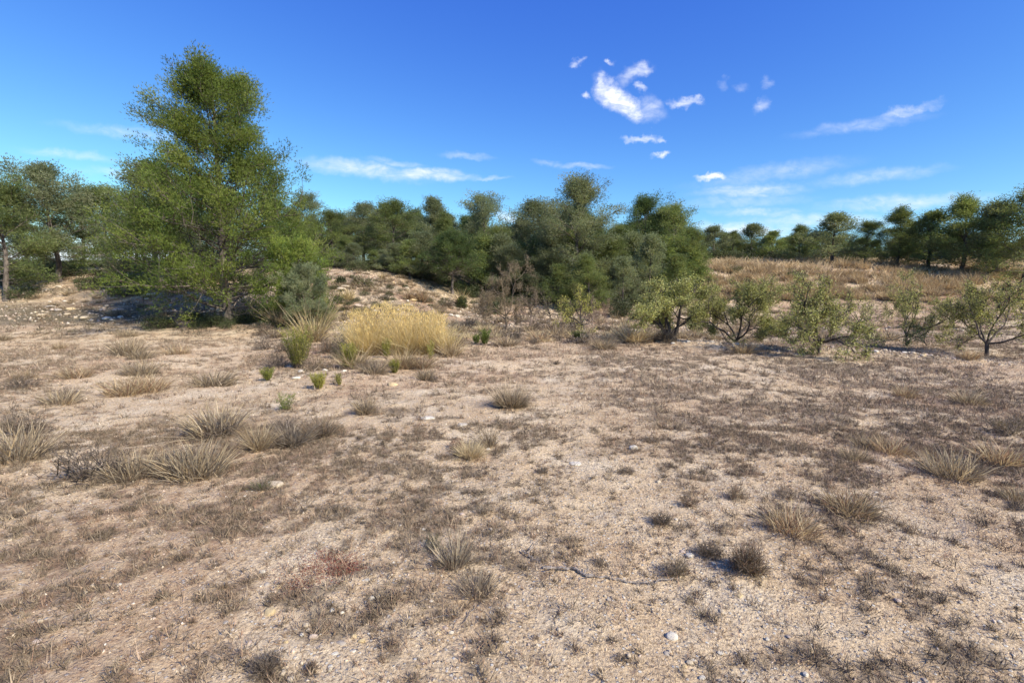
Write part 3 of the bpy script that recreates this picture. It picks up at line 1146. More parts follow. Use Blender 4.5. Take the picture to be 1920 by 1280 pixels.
def feather(px, py, wpx, hpx, cols, label, n=60, cat='shrub', name='feathery_shrub', leafl=None, group=None):
    x, y = ground_at(px, py)
    g = np.random.default_rng(int(px * 11 + py * 5))
    geo = Geo()
    feather_geo(geo, g, wpx / FPX * y, hpx / FPX * y, n, cols, leafl or 0.0045 * y)
    o = link(name, geo.mesh(name, M_leaf), None, (x, y, hz(x, y)))
    tag(o, label, cat, group)
    return o


def twiggy_geo(geo, g, w, h, n, cols, th=0.004, leaf_cols=None, nleaf=0, leafl=0.02, depth=3):
    """cushion of forking twigs"""
    a = g.random(n) * 6.28
    el = np.arccos(g.random(n) * 0.95)
    D = np.column_stack([np.cos(a) * np.sin(el), np.sin(a) * np.sin(el), np.cos(el)])
    P = np.zeros((n, 3))
    P[:, :2] = g.normal(size=(n, 2)) * w * 0.06
    S = np.array([w * 0.5, w * 0.5, h])
    L = np.full(n, 0.5)
    pts = []
    for lv in range(depth):
        C = mixcol(len(P), cols, 0.14, g)
        V = D * L[:, None] * S
        ln = np.linalg.norm(V, axis=1)
        blades(geo, P, unit(V), ln, th * (1.0 - 0.22 * lv), g.uniform(-0.15, 0.3, len(P)), C, 2, g)
        tip = P + V
        pts.append(tip)
        k = 2 if lv == 0 else 2
        P = np.repeat(P + V * g.uniform(0.55, 0.98, (len(P), 1)), k, axis=0)
        D = unit(np.repeat(D, k, axis=0) + g.normal(size=(len(P), 3)) * 0.45 + np.array([0, 0, 0.08]))
        L = np.repeat(L, k) * g.uniform(0.45, 0.75, len(P))
    if nleaf:
        T = np.concatenate(pts)
        Q = T[g.integers(len(T), size=nleaf)] + g.normal(size=(nleaf, 3)) * S * 0.09
        Q[:, 2] = np.abs(Q[:, 2])
        leaves(geo, Q, rand_dirs(nleaf, g), leafl * g.uniform(0.6, 1.3, nleaf), leafl * 0.42, mixcol(nleaf, leaf_cols or cols, 0.14, g), g)


def bush(px, py, wpx, hpx, cols, label, n=60, leaf_cols=None, nleaf=0, leafl=None, cat='shrub', name='low_shrub', th=None, group=None, depth=3, mat=None):
    x, y = ground_at(px, py)
    g = np.random.default_rng(int(px * 17 + py * 3))
    geo = Geo()
    twiggy_geo(geo, g, wpx / FPX * y, hpx / FPX * y, n, cols, th or max(0.0028, 0.0008 * y), leaf_cols, nleaf, leafl or max(0.012, 0.0035 * y), depth)
    o = link(name, geo.mesh(name, mat or M_leaf), None, (x, y, hz(x, y) - 0.01))
    tag(o, label, cat, group)
    return o


# the large golden clump: several tussocks grown into one mass
x0, y0 = ground_at(745, 662)
geo = Geo()
g = np.random.default_rng(55)
for (dx, dy, w, h, n) in [(-1.05, 0.25, .75, 1.14, 1500), (-.62, -.05, .8, 1.12, 1700), (-.15, .2, .85, 1.12, 1800), (.25, -.12, .8, 1.1, 1700), (.68, .15, .85, 1.15, 1800),
                          (1.02, -.05, .7, 1.12, 1300), (.45, .5, .8, 1.12, 1200), (-.5, .55, .8, 1.08, 1200)]:
    for sub in range(5):      # every tussock is itself a bundle of uneven, leaning bunches
        ox, oy = g.normal() * 0.17, g.normal() * 0.14
        hs = h * g.uniform(0.72, 1.26)
        tussock_geo(geo, g, dx * 0.80 + ox, dy + oy, 0, w * 0.62, hs, int(n * 0.27), [GOLD[int(g.integers(4))], GOLD[int(g.integers(4))], GOLD[0]], 0.30, 0.0075, g.uniform(0.15, 0.5))
    tussock_geo(geo, g, dx * 0.84, dy, 0, w * 1.05, h * 1.34, n // 5, GOLD[3:] + STRAW[3:], 0.30, 0.005, 0.3)
    tussock_geo(geo, g, dx * 0.84, dy - 0.08, 0, w * 1.35, h * 0.52, n // 2, [(0.30, 0.20, 0.10), (0.24, 0.165, 0.09), (0.18, 0.125, 0.08), (0.42, 0.30, 0.15), (0.28, 0.25, 0.10)], 0.75, 0.008, 0.5)
# seed heads
m_ = 5200
hx = g.uniform(-1.2, 1.2, m_)
hp = np.column_stack([hx, g.normal(size=m_) * 0.32 + 0.15, g.uniform(0.50, 1.16, m_) * (1 - 0.16 * np.abs(hx) ** 2) * (0.82 + 0.36 * vn(hx * 3.5, hx * 0, 8))])
spikes(geo, hp, unit(g.normal(size=(m_, 3)) * 0.5 + np.array([0, 0, 1.0])), g.uniform(0.04, 0.13, m_), 0.012, mixcol(m_, [(0.80, 0.62, 0.27), (0.72, 0.53, 0.20)], 0.1, g), g)
o = link('golden_grass_clump', geo.mesh('golden_grass_clump', M_straw), None, (x0, y0, hz(x0, y0) - 0.03))
tag(o, 'big dense clump of golden dry grass at the left of the field', 'grass clump')

tussock(585, 640, 70, 75, GOLD + STRAW, 'tall loose pale grass tussock between the bright pine and the golden clump', 420, stalks=70)
tussock(600, 612, 60, 60, [(0.30, 0.28, 0.12), (0.45, 0.38, 0.20), (0.2, 0.2, 0.09)], 'greenish tussock with long spreading blades under the bright pine', 420, stalks=60)
feather(560, 690, 62, 85, YGREEN + GREEN[:1], 'big feathery yellow-green shrub left of the golden clump', 210)
feather(655, 690, 34, 50, YGREEN, 'compact bright yellow-green shrub in front of the golden clump', 130)
feather(740, 699, 22, 26, YGREEN, 'small yellow-green sprig at the foot of the golden clump', 60)
feather(808, 676, 14, 40, YGREEN, 'thin yellow-green shoots at the right end of the golden clump', 16)
feather(598, 729, 27, 34, YGREEN, 'rounded yellow-green shrub alone on the bare sand', 80)
feather(502, 713, 26, 28, GREEN + YGREEN, 'small green shrub at the left on the bare sand', 40)
feather(637, 722, 16, 26, YGREEN, 'faint thin sprig right of the rounded yellow-green shrub', 18)
feather(534, 770, 40, 40, GREEN + YGREEN[:2], 'open green sprigs rising behind the large grey tussock', 26, leafl=0.03)
feather(908, 647, 22, 32, GREEN, 'fresh green shrub in front of the bare brown almond tree', 60)
feather(893, 644, 12, 18, GREEN, 'tiny green shrub beside the fresh green one', 24)
feather(1083, 642, 26, 24, DGREEN + GREEN, 'dark green tuft of shrub below the yellow-green almond tree', 50)
feather(725, 672, 20, 40, YGREEN, 'olive shoots growing out of the front of the golden clump', 26)

bush(640, 672, 46, 62, DEAD + [(0.13, 0.13, 0.07)], 'grey-brown twiggy shrub at the left end of the golden clump', 150, DGREEN + DEAD, 500)
bush(515, 690, 70, 42, DEAD, 'low mauve-grey twiggy shrub left of the feathery shrub', 120, DEAD, 300)
bush(590, 694, 70, 42, DEAD + STRAW[:1], 'low dry twiggy shrub between the feathery and the compact green shrubs', 120, STRAW, 200)
bush(495, 655, 60, 40, DEAD, 'dry brown shrub at the left under the bright pine', 100, DEAD, 200)
tussock(700, 700, 70, 42, STRAW + GREYST, 'pale straw tussock in front of the golden clump', 420)
tussock(790, 690, 60, 40, STRAW + REDST[:1], 'brownish straw tussock at the right foot of the golden clump', 320)
tussock(845, 668, 60, 48, STRAW, 'thin straw grass right of the golden clump', 300)
tussock(798, 712, 40, 32, STRAW + GREYST, 'straw tussock with dark foot on the sand right of the golden clump', 420)
bush(815, 716, 30, 20, DEAD, 'dark dead cushion beside the straw tussock on the sand', 70)
tussock(685, 775, 42, 38, GREYST + STRAW[:2], 'grey tussock standing alone in the middle of the left sand', 700, stalks=12)
tussock(545, 832, 105, 58, GREYST, 'large grey tussock with long arching spikes at the left', 750, bend=0.45, width=0.0075)
tussock(600, 818, 75, 50, STRAW[:1] + REDST[1:2] + GREYST, 'brown fine-bladed tussock growing against the large grey one', 850, stalks=50)
tussock(528, 806, 60, 36, DEAD, 'dark old tussock behind the large grey one', 450)
tussock(484, 842, 60, 70, STRAW + GREYST[:1], 'tan tussock at the left edge beside the large grey one', 500)
tussock(958, 762, 74, 42, GREYST + [(0.36, 0.27, 0.14), (0.2, 0.17, 0.10)], 'dense tussock with haze of pale seed stalks in the middle of the field', 1300, stalks=460, stalk_h=1.85, stalk_cols=[(0.50, 0.38, 0.25), (0.58, 0.46, 0.32)])
tussock(882, 857, 62, 46, [(0.50, 0.40, 0.24), (0.42, 0.33, 0.19), (0.58, 0.48, 0.32)], 'neat fan of tan grass left of the field centre', 900, stalks=20)
tussock(916, 838, 46, 62, STRAW + GREYST, 'thin tussock of tall stalks behind the tan grass fan', 260, dead=False)
bush(858, 842, 44, 30, REDST, 'reddish brown dead shrub left of the tan grass fan', 110, REDST, 250, mat=M_twig)
tussock(490, 918, 42, 34, GREYST + GREEN[:1], 'small grey tussock beside the flat pale rock', 420)
bush(1017, 887, 38, 20, DEAD, 'dark round cushion plant near the centre of the field', 160)
bush(1176, 887, 44, 18, DEAD + GREYST[:1], 'flat dark cushion plant right of the round one', 150)
bush(1218, 828, 48, 18, DEAD + GREYST[:2], 'faint grey cushion plant behind the white stone', 120)
bush(1380, 935, 62, 40, REDST[:1] + DEAD + GREYST[:2], 'brown brushy plant at the right side of the field', 160)
bush(1292, 948, 50, 34, REDST[:1] + DEAD, 'rust-brown brushy plant right of centre', 120)
bush(1240, 982, 66, 36, DEAD[:3], 'dark grey cushion plant with black shade right of centre', 210)
bush(1268, 1078, 80, 54, DEAD + GREYST[:2], 'grey branching dead plant beside the white stone', 190, depth=3)
bush(1402, 1072, 100, 82, REDST + DEAD + DEAD, 'large reddish brown dead shrub at the right', 330, th=0.0038)
bush(1330, 1040, 80, 40, DEAD, 'dark low dead plants left of the large reddish shrub', 220)
bush(1125, 1060, 50, 30, DEAD, 'small grey dead plant above the fallen branch', 90)
bush(500, 1262, 90, 64, DEAD, 'dark tangled dead shrub in the lower left', 260)
bush(582, 1258, 44, 30, DEAD + REDST[:1], 'small dark dead plant next to the tangled shrub', 110)
bush(880, 1240, 44, 34, DEAD, 'small black spidery dead plant near the bottom', 60)
bush(905, 962, 56, 30, GREYST + DEAD, 'flat grey plant behind the branching grey shrubs', 120)
tussock(852, 1058, 80, 96, GREYST + STRAW[3:], 'grey shrublet of long bare stems in the foreground', 230, spread=0.8, width=0.0038, bend=0.1, dead=False)
bush(812, 1030, 56, 52, [(0.20, 0.19, 0.12), (0.15, 0.13, 0.09)], 'olive-grey wispy plant left of the long-stemmed shrublet', 90)
tussock(893, 1112, 108, 62, GREYST, 'pale grey spidery shrublet with a dense foot in the foreground', 420, spread=1.25, width=0.0032, bend=0.08, name='spidery_shrublet', cat='shrub')
bush(1165, 1240, 50, 20, DEAD, 'dark crumbling dead plant near the bottom centre', 80)
bush(1150, 1205, 40, 20, DEAD, 'dead plant touching the larger white stone', 60)
# red-leaved ground patch
bush(600, 1068, 200, 13, [(0.20, 0.075, 0.05), (0.15, 0.06, 0.045), (0.26, 0.12, 0.08)], 'mat of tiny dark red succulent leaves on the ground', 200,
     [(0.22, 0.075, 0.05), (0.16, 0.05, 0.04), (0.30, 0.13, 0.08)], 3600, leafl=0.011, name='red_leaf_mat', cat='ground plant', mat=M_twig)

for (px, py, w, h, lab) in [(500, 628, 60, 34, 'dry brown shrub beneath the drooping branches at the left'), (530, 660, 50, 34, 'mauve-grey twiggy shrub behind the big feathery shrub'),
                            (612, 662, 44, 44, 'dusky twiggy shrub between the feathery shrub and the golden clump'), (690, 694, 60, 30, 'matted brown dead shrub at the very foot of the golden clump'),
                            (770, 690, 60, 30, 'matted brown dead shrub below the right half of the golden clump'), (860, 650, 44, 22, 'low brown dead shrub just right of the golden clump')]:
    bush(px, py, w, h, REDST[:1] + DEAD + GREYST[:2], lab, 130)
tussock(665, 690, 70, 56, STRAW + YGREEN[2:3], 'straw and green tussock leaning out of the left front of the golden clump', 420, stalks=30)
tussock(755, 690, 66, 50, STRAW + GOLD[2:3], 'brownish yellow tussock leaning out of the right front of the golden clump', 420, stalks=30)
tussock(530, 612, 56, 52, STRAW + GREYST[:1], 'pale straw tussock with long stalks at the left under the very tall pine', 360, stalks=40)
# middle distance
mid = [
    (1185, 640, 92, 46, GOLD[3:] + STRAW, 'pale golden grass bank left of the leaning almond tree', 900, 'tussock'),
    (1132, 655, 64, 36, GREYST + STRAW, 'greyish tussock at the field edge in front of the golden grass', 500, 'tussock'),
    (1245, 638, 52, 34, DEAD, 'grey-mauve twiggy shrub beside the leaning trunk', 150, 'bush'),
    (1395, 662, 60, 36, STRAW, 'straw grass around the foot of the thin upright almond tree', 350, 'tussock'),
    (950, 648, 70, 30, STRAW + GREYST, 'low dry grass in front of the bare brown almond tree', 420, 'tussock'),
    (1010, 640, 60, 30, STRAW + REDST[:1], 'brown dry grass below the small leafless almond tree', 380, 'tussock'),
    (1045, 632, 50, 34, STRAW + GREYST, 'dry grass between the small almond trees', 300, 'tussock'),
    (1030, 622, 36, 28, GREYST + REDST[:1], 'rounded greyish tussock behind the dry grass', 300, 'tussock'),
    (865, 577, 26, 26, DGREEN + YGREEN[2:3], 'round dark green shrub on the stony slope', 160, 'bushl'),
    (864, 572, 22, 38, STRAW + GOLD[:1], 'straw grass standing over the round dark green shrub', 160, 'tussock'),
    (838, 574, 30, 20, GREYST, 'grey tussock left of the round dark green shrub', 200, 'tussock'),
    (792, 566, 22, 36, STRAW + REDST[1:2], 'upright straw tussock in the middle of the stony slope', 260, 'tussock'),
    (768, 562, 26, 28, STRAW + REDST[:1], 'reddish straw tussock left of the upright one', 240, 'tussock'),
    (654, 565, 24, 34, GOLD + STRAW, 'yellow grass near the bright pine on the stony slope', 240, 'tussock'),
    (691, 538, 22, 20, GREYST + GREEN[:1], 'olive-grey shrub on the upper slope', 200, 'bushl'),
    (672, 534, 24, 22, GREYST + GREEN[:1], 'dusky shrub at the top left of the slope', 200, 'bushl'),
    (640, 532, 20, 16, DGREEN, 'dark small shrub under the edge of the wood', 150, 'bushl'),
    (718, 524, 12, 20, GOLD[:1] + STRAW, 'thin yellow tuft at the top of the slope', 120, 'tussock'),
    (720, 562, 30, 16, GREYST, 'flat grey tuft on the terrace edge', 160, 'tussock'),
    (922, 588, 44, 34, DGREEN, 'dark green shrub left of the bare brown almond tree', 200, 'bushl'),
    (1165, 592, 56, 40, DGREEN + [(0.12, 0.12, 0.075)], 'dark grey-green round bush right of the almond saplings', 260, 'bushl'),
    (890, 556, 34, 26, DGREEN, 'dark low shrub under the round-headed pine', 160, 'bushl'),
    (1192, 600, 24, 16, GREYST + GREEN[:1], 'small grey shrub at the foot of the dark round bush', 100, 'bushl'),
    (520, 600, 90, 34, DGREEN + YGREEN[2:3], 'dark green low shrubs in shade beneath the bright pine', 260, 'bushl'),
    (605, 590, 60, 50, [(0.10, 0.11, 0.055), (0.15, 0.15, 0.09), (0.2, 0.18, 0.13)], 'grey-green drooping shrub in front of the bright pine', 330, 'bushl'),
    (565, 625, 50, 24, STRAW + GREYST, 'straw tufts beneath the bright pine', 260, 'tussock'),
    (515, 632, 50, 24, STRAW + GREYST, 'loose dry grass at the left edge under the bright pine', 260, 'tussock'),
    (1005, 655, 30, 8, DEAD, 'flat dead plants at the start of the field track', 90, 'bush'),
    (1043, 683, 20, 12, DEAD, 'small dead plant on the track beyond the seed-stalk tussock', 70, 'bush'),
]
for (px, py, w, h, cols, lab, n, kind) in mid:
    if kind == 'tussock':
        tussock(px, py, w, h, cols, lab, n)
    elif kind == 'bush':
        bush(px, py, w, h, cols, lab, n)
    else:
        bush(px, py, w, h, cols + DEAD[:1], lab, n // 2, cols, n * 7, cat='shrub', name='low_shrub')


def proto_copies(pos, protos, name, label, cat, group, smin, smax):
    """plants that nothing tells apart: one mesh each, shared"""
    for (x, y) in pos:
        me_ = protos[int(rng.integers(len(protos)))]
        s = rng.uniform(smin, smax)
        o = link(name, me_, None, (x, y, hz(x, y) - 0.02), rng.random() * 6.28, (s, s, s * rng.uniform(0.8, 1.2)))
        tag(o, label, cat, group)


def tproto(n, w, h, cols, wd, sp=0.6, seed=0):
    g_ = np.random.default_rng(seed)
    q = Geo()
    tussock_geo(q, g_, 0, 0, 0, w, h, n, cols, sp, wd, 0.35)
    tussock_geo(q, g_, 0, 0, 0, w * 1.2, h * 0.5, n // 2, GREYST, sp * 1.5, wd, 0.5)
    return q.mesh('dry_tussock', M_straw)


# golden bank at the right
bank = [tproto(260, 0.9, 0.75, STRAW[:2] + [(0.42, 0.30, 0.17)], 0.022, 0.6, 400 + i) for i in range(4)]
pos = []
while len(pos) < 230:
    px = rng.uniform(1300, 1950)
    py = rng.uniform(492, 566)
    x, y = ground_at(px, py)
    if y > 27 and y < 62 and x > 9.5:
        pos.append((x, y))
proto_copies(pos, bank, 'bank_tussock', 'orange-gold dry tussock among many on the bank below the far pines', 'grass tussock', 'tussocks covering the golden bank', 0.8, 1.5)
# slope plants and edges of the wood
slope = [tproto(160, 0.5, 0.38, STRAW + GREYST, 0.016, 0.7, 420 + i) for i in range(3)]
pos = []
while len(pos) < 210:
    px, py = rng.uniform(60, 900) if rng.random() < 0.4 else rng.uniform(600, 920), rng.uniform(512, 602)
    x, y = ground_at(px, py)
    if 18 < y < 31 and fbm(np.array([x * .6]), np.array([y * .6]), 5)[0] > 0.47:
        pos.append((x, y))
proto_copies(pos, slope, 'slope_tussock', 'little grey straw tussock among many on the stony slope', 'grass tussock', 'little tussocks on the stony slope', 0.5, 1.1)
pos = []
while len(pos) < 150:
    px, py = rng.uniform(840, 1900), rng.uniform(585, 642)
    x, y = ground_at(px, py)
    if 15.5 < y < 32:
        pos.append((x, y))
proto_copies(pos, slope, 'orchard_tussock', 'small dry tussock among many between the almond trees', 'grass tussock', 'small tussocks between the almond trees', 0.6, 1.4)


def bproto(n, w, h, cols, nl, seed):
    g_ = np.random.default_rng(seed)
    q = Geo()
    twiggy_geo(q, g_, w, h, n, DEAD, 0.012, cols, nl, 0.07)
    return q.mesh('undergrowth', M_leaf)


und = [bproto(50, 1.5, 0.7, DGREEN + GREEN[2:], 1500, 440 + i) for i in range(3)]
pos = []
for px in np.arange(20, 1330, 16):
    d = 31 + rng.uniform(-0.6, 2.6) - (2.2 if 900 < px < 1280 else 0) + (0 if px > 620 else -rng.uniform(2, 7))
    pos.append(at_depth(px, d))
for px in np.arange(0, 480, 11):
    pos.append(at_depth(px, 40 + rng.uniform(-3, 4)))
for px in np.arange(20, 1330, 14):
    pos.append(at_depth(px, 34.5 + rng.uniform(-1, 2)))
for px in np.arange(1300, 1960, 12):
    pos.append(at_depth(px, 58 + rng.uniform(-3, 6)))
proto_copies(pos, und, 'undergrowth_shrub', 'dark low shrub in the line of undergrowth along the foot of the wood', 'shrub', 'undergrowth shrubs along the wood', 0.6, 1.25)
pos = []
while len(pos) < 60:
    px, py = rng.uniform(600, 940), rng.uniform(514, 592)
    x, y = ground_at(px, py)
    if 19 < y < 31:
        pos.append((x, y))
proto_copies(pos, und, 'slope_shrub', 'low dusky green shrub dotted over the stony slope', 'shrub', 'low shrubs of the stony slope', 0.16, 0.42)
pos = [at_depth(px, rng.uniform(17.2, 20.5)) for px in rng.uniform(300, 615, 26)]
proto_copies(pos, und, 'shade_shrub', 'dark green shrub in the shade at the foot of the very tall pine', 'shrub', 'shrubs under the very tall pine', 0.35, 0.85)
pos = []
while len(pos) < 14:
    x, y = ground_at(rng.uniform(1330, 1900), rng.uniform(500, 560))
    if 27 < y < 60:
        pos.append((x, y))
pos2 = [at_depth(px, 51 + rng.uniform(-2, 4)) for px in np.arange(1296, 1960, 9)]
proto_copies(pos2, und, 'crest_shrub', 'dark shrub in the thicket along the crest of the bank below the far pines', 'shrub', 'thicket shrubs on the crest of the bank', 1.3, 2.3)
proto_copies(pos, und, 'bank_shrub', 'dark green shrub standing in the dry grass of the bank', 'shrub', 'green shrubs on the bank', 0.4, 1.1)
strip = [tproto(300, 0.6, 0.42, STRAW[1:] + GOLD[3:], 0.012, 0.7, 460), tproto(260, 0.5, 0.36, GREYST + STRAW[:1], 0.012, 0.8, 461), bproto(60, 0.6, 0.4, DEAD + GREYST[:1], 300, 462)]
pos = []
while len(pos) < 85:
    px, py = rng.uniform(835, 1270), rng.uniform(606, 646)
    pos.append(ground_at(px, py))
proto_copies(pos, strip, 'edge_tussock', 'dry tussock in the strip of pale grass between field and almond trees', 'grass tussock', 'dry tussocks of the strip before the almond trees', 0.5, 1.15)
# side areas outside the photograph's own frame
und2 = [tproto(420, 0.55, 0.5, STRAW + GREYST, 0.009, 0.7, 450), tproto(380, 0.5, 0.42, STRAW + REDST[:1], 0.009, 0.6, 451), bproto(70, 0.8, 0.45, DEAD, 0, 452)]
pos = []
while len(pos) < 24:
    px, py = rng.uniform(0, 420), rng.uniform(610, 900)
    pos.append(ground_at(px, py))
proto_copies(pos, und2, 'side_tussock', 'dry tussock on the stony ground below the left-hand pines', 'grass tussock', 'dry tussocks on the left side', 0.5, 1.2)
pos = []
while len(pos) < 14:
    px, py = rng.uniform(1460, 1920), rng.uniform(650, 1000)
    pos.append(ground_at(px, py))
proto_copies(pos, und2, 'field_tussock', 'dry tussock on the field below the right-hand almond row', 'grass tussock', 'dry tussocks on the right side', 0.35, 0.8)


# ------------------------------------------------------------------ stones
def ico(sub=1):
    t = (1 + 5 ** 0.5) / 2
    v = np.array([(-1, t, 0), (1, t, 0), (-1, -t, 0), (1, -t, 0), (0, -1, t), (0, 1, t), (0, -1, -t), (0, 1, -t), (t, 0, -1), (t, 0, 1), (-t, 0, -1), (-t, 0, 1)], float)
    f = [(0, 11, 5), (0, 5, 1), (0, 1, 7), (0, 7, 10), (0, 10, 11), (1, 5, 9), (5, 11, 4), (11, 10, 2), (10, 7, 6), (7, 1, 8), (3, 9, 4), (3, 4, 2), (3, 2, 6), (3, 6, 8),
         (3, 8, 9), (4, 9, 5), (2, 4, 11), (6, 2, 10), (8, 6, 7), (9, 8, 1)]
    v = unit(v)
    for _ in range(sub):
        v = list(map(tuple, v))
        cache, nf = {}, []

        def midp(a, b):
            k = (min(a, b), max(a, b))
            if k not in cache:
                cache[k] = len(v)
                v.append(tuple(unit(np.array(v[a]) + np.array(v[b]))))
            return cache[k]
        for a, b, c in f:
            x, y, z = midp(a, b), midp(b, c), midp(c, a)
            nf += [(a, x, z), (b, y, x), (c, z, y), (x, y, z)]
        f = nf
        v = np.array(v)
    return np.array(v), np.array(f)


IV, IF = ico(2)
STONEC = {'white': (0.68, 0.61, 0.49), 'cream': (0.60, 0.49, 0.34), 'yellow': (0.58, 0.44, 0.24), 'grey': (0.46, 0.39, 0.31), 'pink': (0.56, 0.44, 0.35)}


def stone_mesh(seed, col, flat=0.6, angular=0.2):
    g_ = np.random.default_rng(seed)
    v = IV.copy()
    for _ in range(11):         # chip flat faces off
        d = unit(g_.normal(size=3))
        c = g_.uniform(0.62, 0.92)
        s = v @ d
        v = v - np.where(s > c, (s - c), 0)[:, None] * d * (0.7 + angular)
    v = v * np.array([1.0, g_.uniform(0.65, 0.95), flat])
    v = v + g_.normal(size=v.shape) * 0.018
    return make_mesh('stone', v, IF, np.tile(STONEC[col], (len(v), 1)), False, M_stone)


def stone(px, py, wpx, col, label, flat=0.6, group=None, seed=None):
    x, y = ground_at(px, py)
    s = wpx / FPX * y * 0.5 * 1.12
    m_ = stone_mesh(seed or int(px * 3 + py), col, flat)
    o = link('stone', m_, None, (x, y, hz(x, y) + s * flat * 0.12), rng.random() * 0.8 - 0.4, (s, s, s))
    tag(o, label, 'stone', group)


stones = [
    (507, 1149, 21, 'yellow', 'rounded yellowish stone in the lower left of the field', .75),
    (492, 1074, 13, 'white', 'white stone left of the red-leaved mat', .7),
    (500, 1097, 12, 'grey', 'small grey stone just below the white one by the red-leaved mat', .6),
    (588, 1194, 17, 'pink', 'pinkish stone touching two cream stones at the lower left', .7),
    (576, 1174, 15, 'cream', 'cream stone, upper one of the little heap at the lower left', .6),
    (579, 1182, 12, 'cream', 'small cream stone in the middle of the little heap', .5),
    (640, 1209, 20, 'grey', 'greyish flat stone half sunk in the soil', .4),
    (628, 1228, 15, 'white', 'pale flat stone below the half sunk greyish one', .4),
    (662, 1224, 12, 'white', 'small white stone right of the pale flat one', .5),
    (678, 1202, 14, 'yellow', 'yellow-white stone right of the half sunk greyish one', .7),
    (537, 1206, 10, 'yellow', 'little yellow stone left of the half sunk greyish one', .6),
    (623, 1144, 12, 'white', 'bright white pebble right of the rounded yellowish stone', .7),
    (641, 1152, 9, 'white', 'second bright white pebble, slightly lower', .7),
    (697, 1123, 12, 'white', 'white stone of a touching pair', .9),
    (711, 1121, 14, 'cream', 'cream stone of a touching pair', .6),
    (782, 1053, 8, 'cream', 'small cream stone above the touching pair', .9),
    (798, 1068, 10, 'yellow', 'yellow chip below the small cream stone', .3),
    (688, 1088, 11, 'white', 'white chip on the right rim of the red-leaved mat', .4),
    (846, 1188, 10, 'white', 'white pebble in the lower middle', .8),
    (835, 1178, 14, 'pink', 'dull pink stone beside the white pebble', .5),
    (1294, 1043, 17, 'white', 'white oval stone beside the grey branching plant', .7),
    (1260, 1196, 23, 'white', 'largest white stone near the bottom right', .55),
    (1351, 1224, 12, 'white', 'bright white pebble near the bottom right', .6),
    (1317, 1272, 14, 'white', 'white stone at the bottom edge', .5),
    (1350, 1277, 10, 'grey', 'greyish stone at the bottom edge', .6),
    (1438, 1198, 9, 'white', 'white pebble at the right below the reddish shrub', .7),
    (1345, 1066, 9, 'cream', 'cream pebble under the reddish shrub', .6),
    (1338, 1058, 9, 'white', 'white pebble above the cream one under the reddish shrub', .6),
    (1385, 1118, 22, 'yellow', 'long cream rock half buried on the right slope', .35),
    (1366, 1092, 14, 'cream', 'cream rock above the long half buried one', .4),
    (802, 784, 30, 'white', 'long flat white stone left of the seed-stalk tussock', .22),
    (866, 797, 22, 'white', 'thin pale stone right of the long flat white one', .25),
    (1188, 842, 17, 'white', 'white angular stone alone right of the field centre', .75),
    (1080, 869, 24, 'white', 'flat white chips pressed into the ground at the centre', .15),
    (915, 843, 10, 'white', 'white stone at the foot of the tan grass fan', .5),
    (990, 925, 10, 'cream', 'small cream stone in the middle of the field', .7),
    (1235, 905, 9, 'cream', 'small cream stone right of the flat cushion plant', .7),
    (512, 910, 36, 'cream', 'flat pale rock by the small grey tussock at the left', .38),
    (565, 698, 13, 'white', 'white stone at the foot of the feathery shrub', .6),
    (610, 695, 12, 'white', 'white stone between the feathery and the compact shrubs', .6),
    (540, 688, 12, 'white', 'white stone just left of the feathery shrub foot', .4),
    (556, 710, 17, 'white', 'pale rocky chip on the bare sand below the feathery shrub', .4),
    (645, 696, 10, 'white', 'white stone at the foot of the compact shrub', .5),
    (735, 722, 22, 'yellow', 'orange-cream rock on the sand in front of the golden clump', .4),
    (538, 612, 22, 'white', 'pale rock below the bright pine', .5),
    (857, 594, 10, 'white', 'white stone at the bottom of the stony slope', .6),
]
for s_ in stones:
    stone(*s_)

# smaller stones that nothing tells apart, each one an object
sp = [stone_mesh(900 + i, c, f) for i, (c, f) in enumerate([('white', .6), ('cream', .5), ('cream', .7), ('yellow', .6), ('pink', .5), ('grey', .5), ('white', .4), ('cream', .6)])]
for i in range(90):
    px = rng.uniform(0, 1920)
    py = rng.uniform(880, 1290)
    x, y = ground_at(px, py)
    s = rng.uniform(0.009, 0.020)
    o = link('pebble', sp[i % 8], None, (x, y, hz(x, y) + s * 0.1), rng.random() * 6.28, (s, s, s))
    tag(o, 'small pale pebble lying loose among the dead plants of the foreground', 'pebble', 'loose pale pebbles of the foreground')
for i in range(110):       # stones of the slope
    px, py = rng.uniform(40, 930), rng.uniform(528, 604)
    x, y = ground_at(px, py)
    if not 18 < y < 31:
        continue
    s = rng.uniform(0.06, 0.22)
    o = link('slope_stone', sp[i % 8], None, (x, y, hz(x, y) + s * 0.15), rng.random() * 6.28, (s * 1.3, s, s * 0.8))
    tag(o, 'pale stone lying on the stony slope below the wood', 'stone', 'stones of the stony slope')
for i in range(80):       # rubble berm
    x = rng.uniform(3.6, 9.5)
    y = 13.85 - 0.62 * (x - 4.5) + rng.normal() * 0.22
    s = rng.uniform(0.02, 0.075)
    o = link('rubble_stone', sp[i % 8], None, (x, y, hz(x, y) + s * 0.2), rng.random() * 6.28, (s, s, s))
    tag(o, 'pale rubble stone on the low edge between field and almond trees', 'stone', 'rubble stones along the field edge')

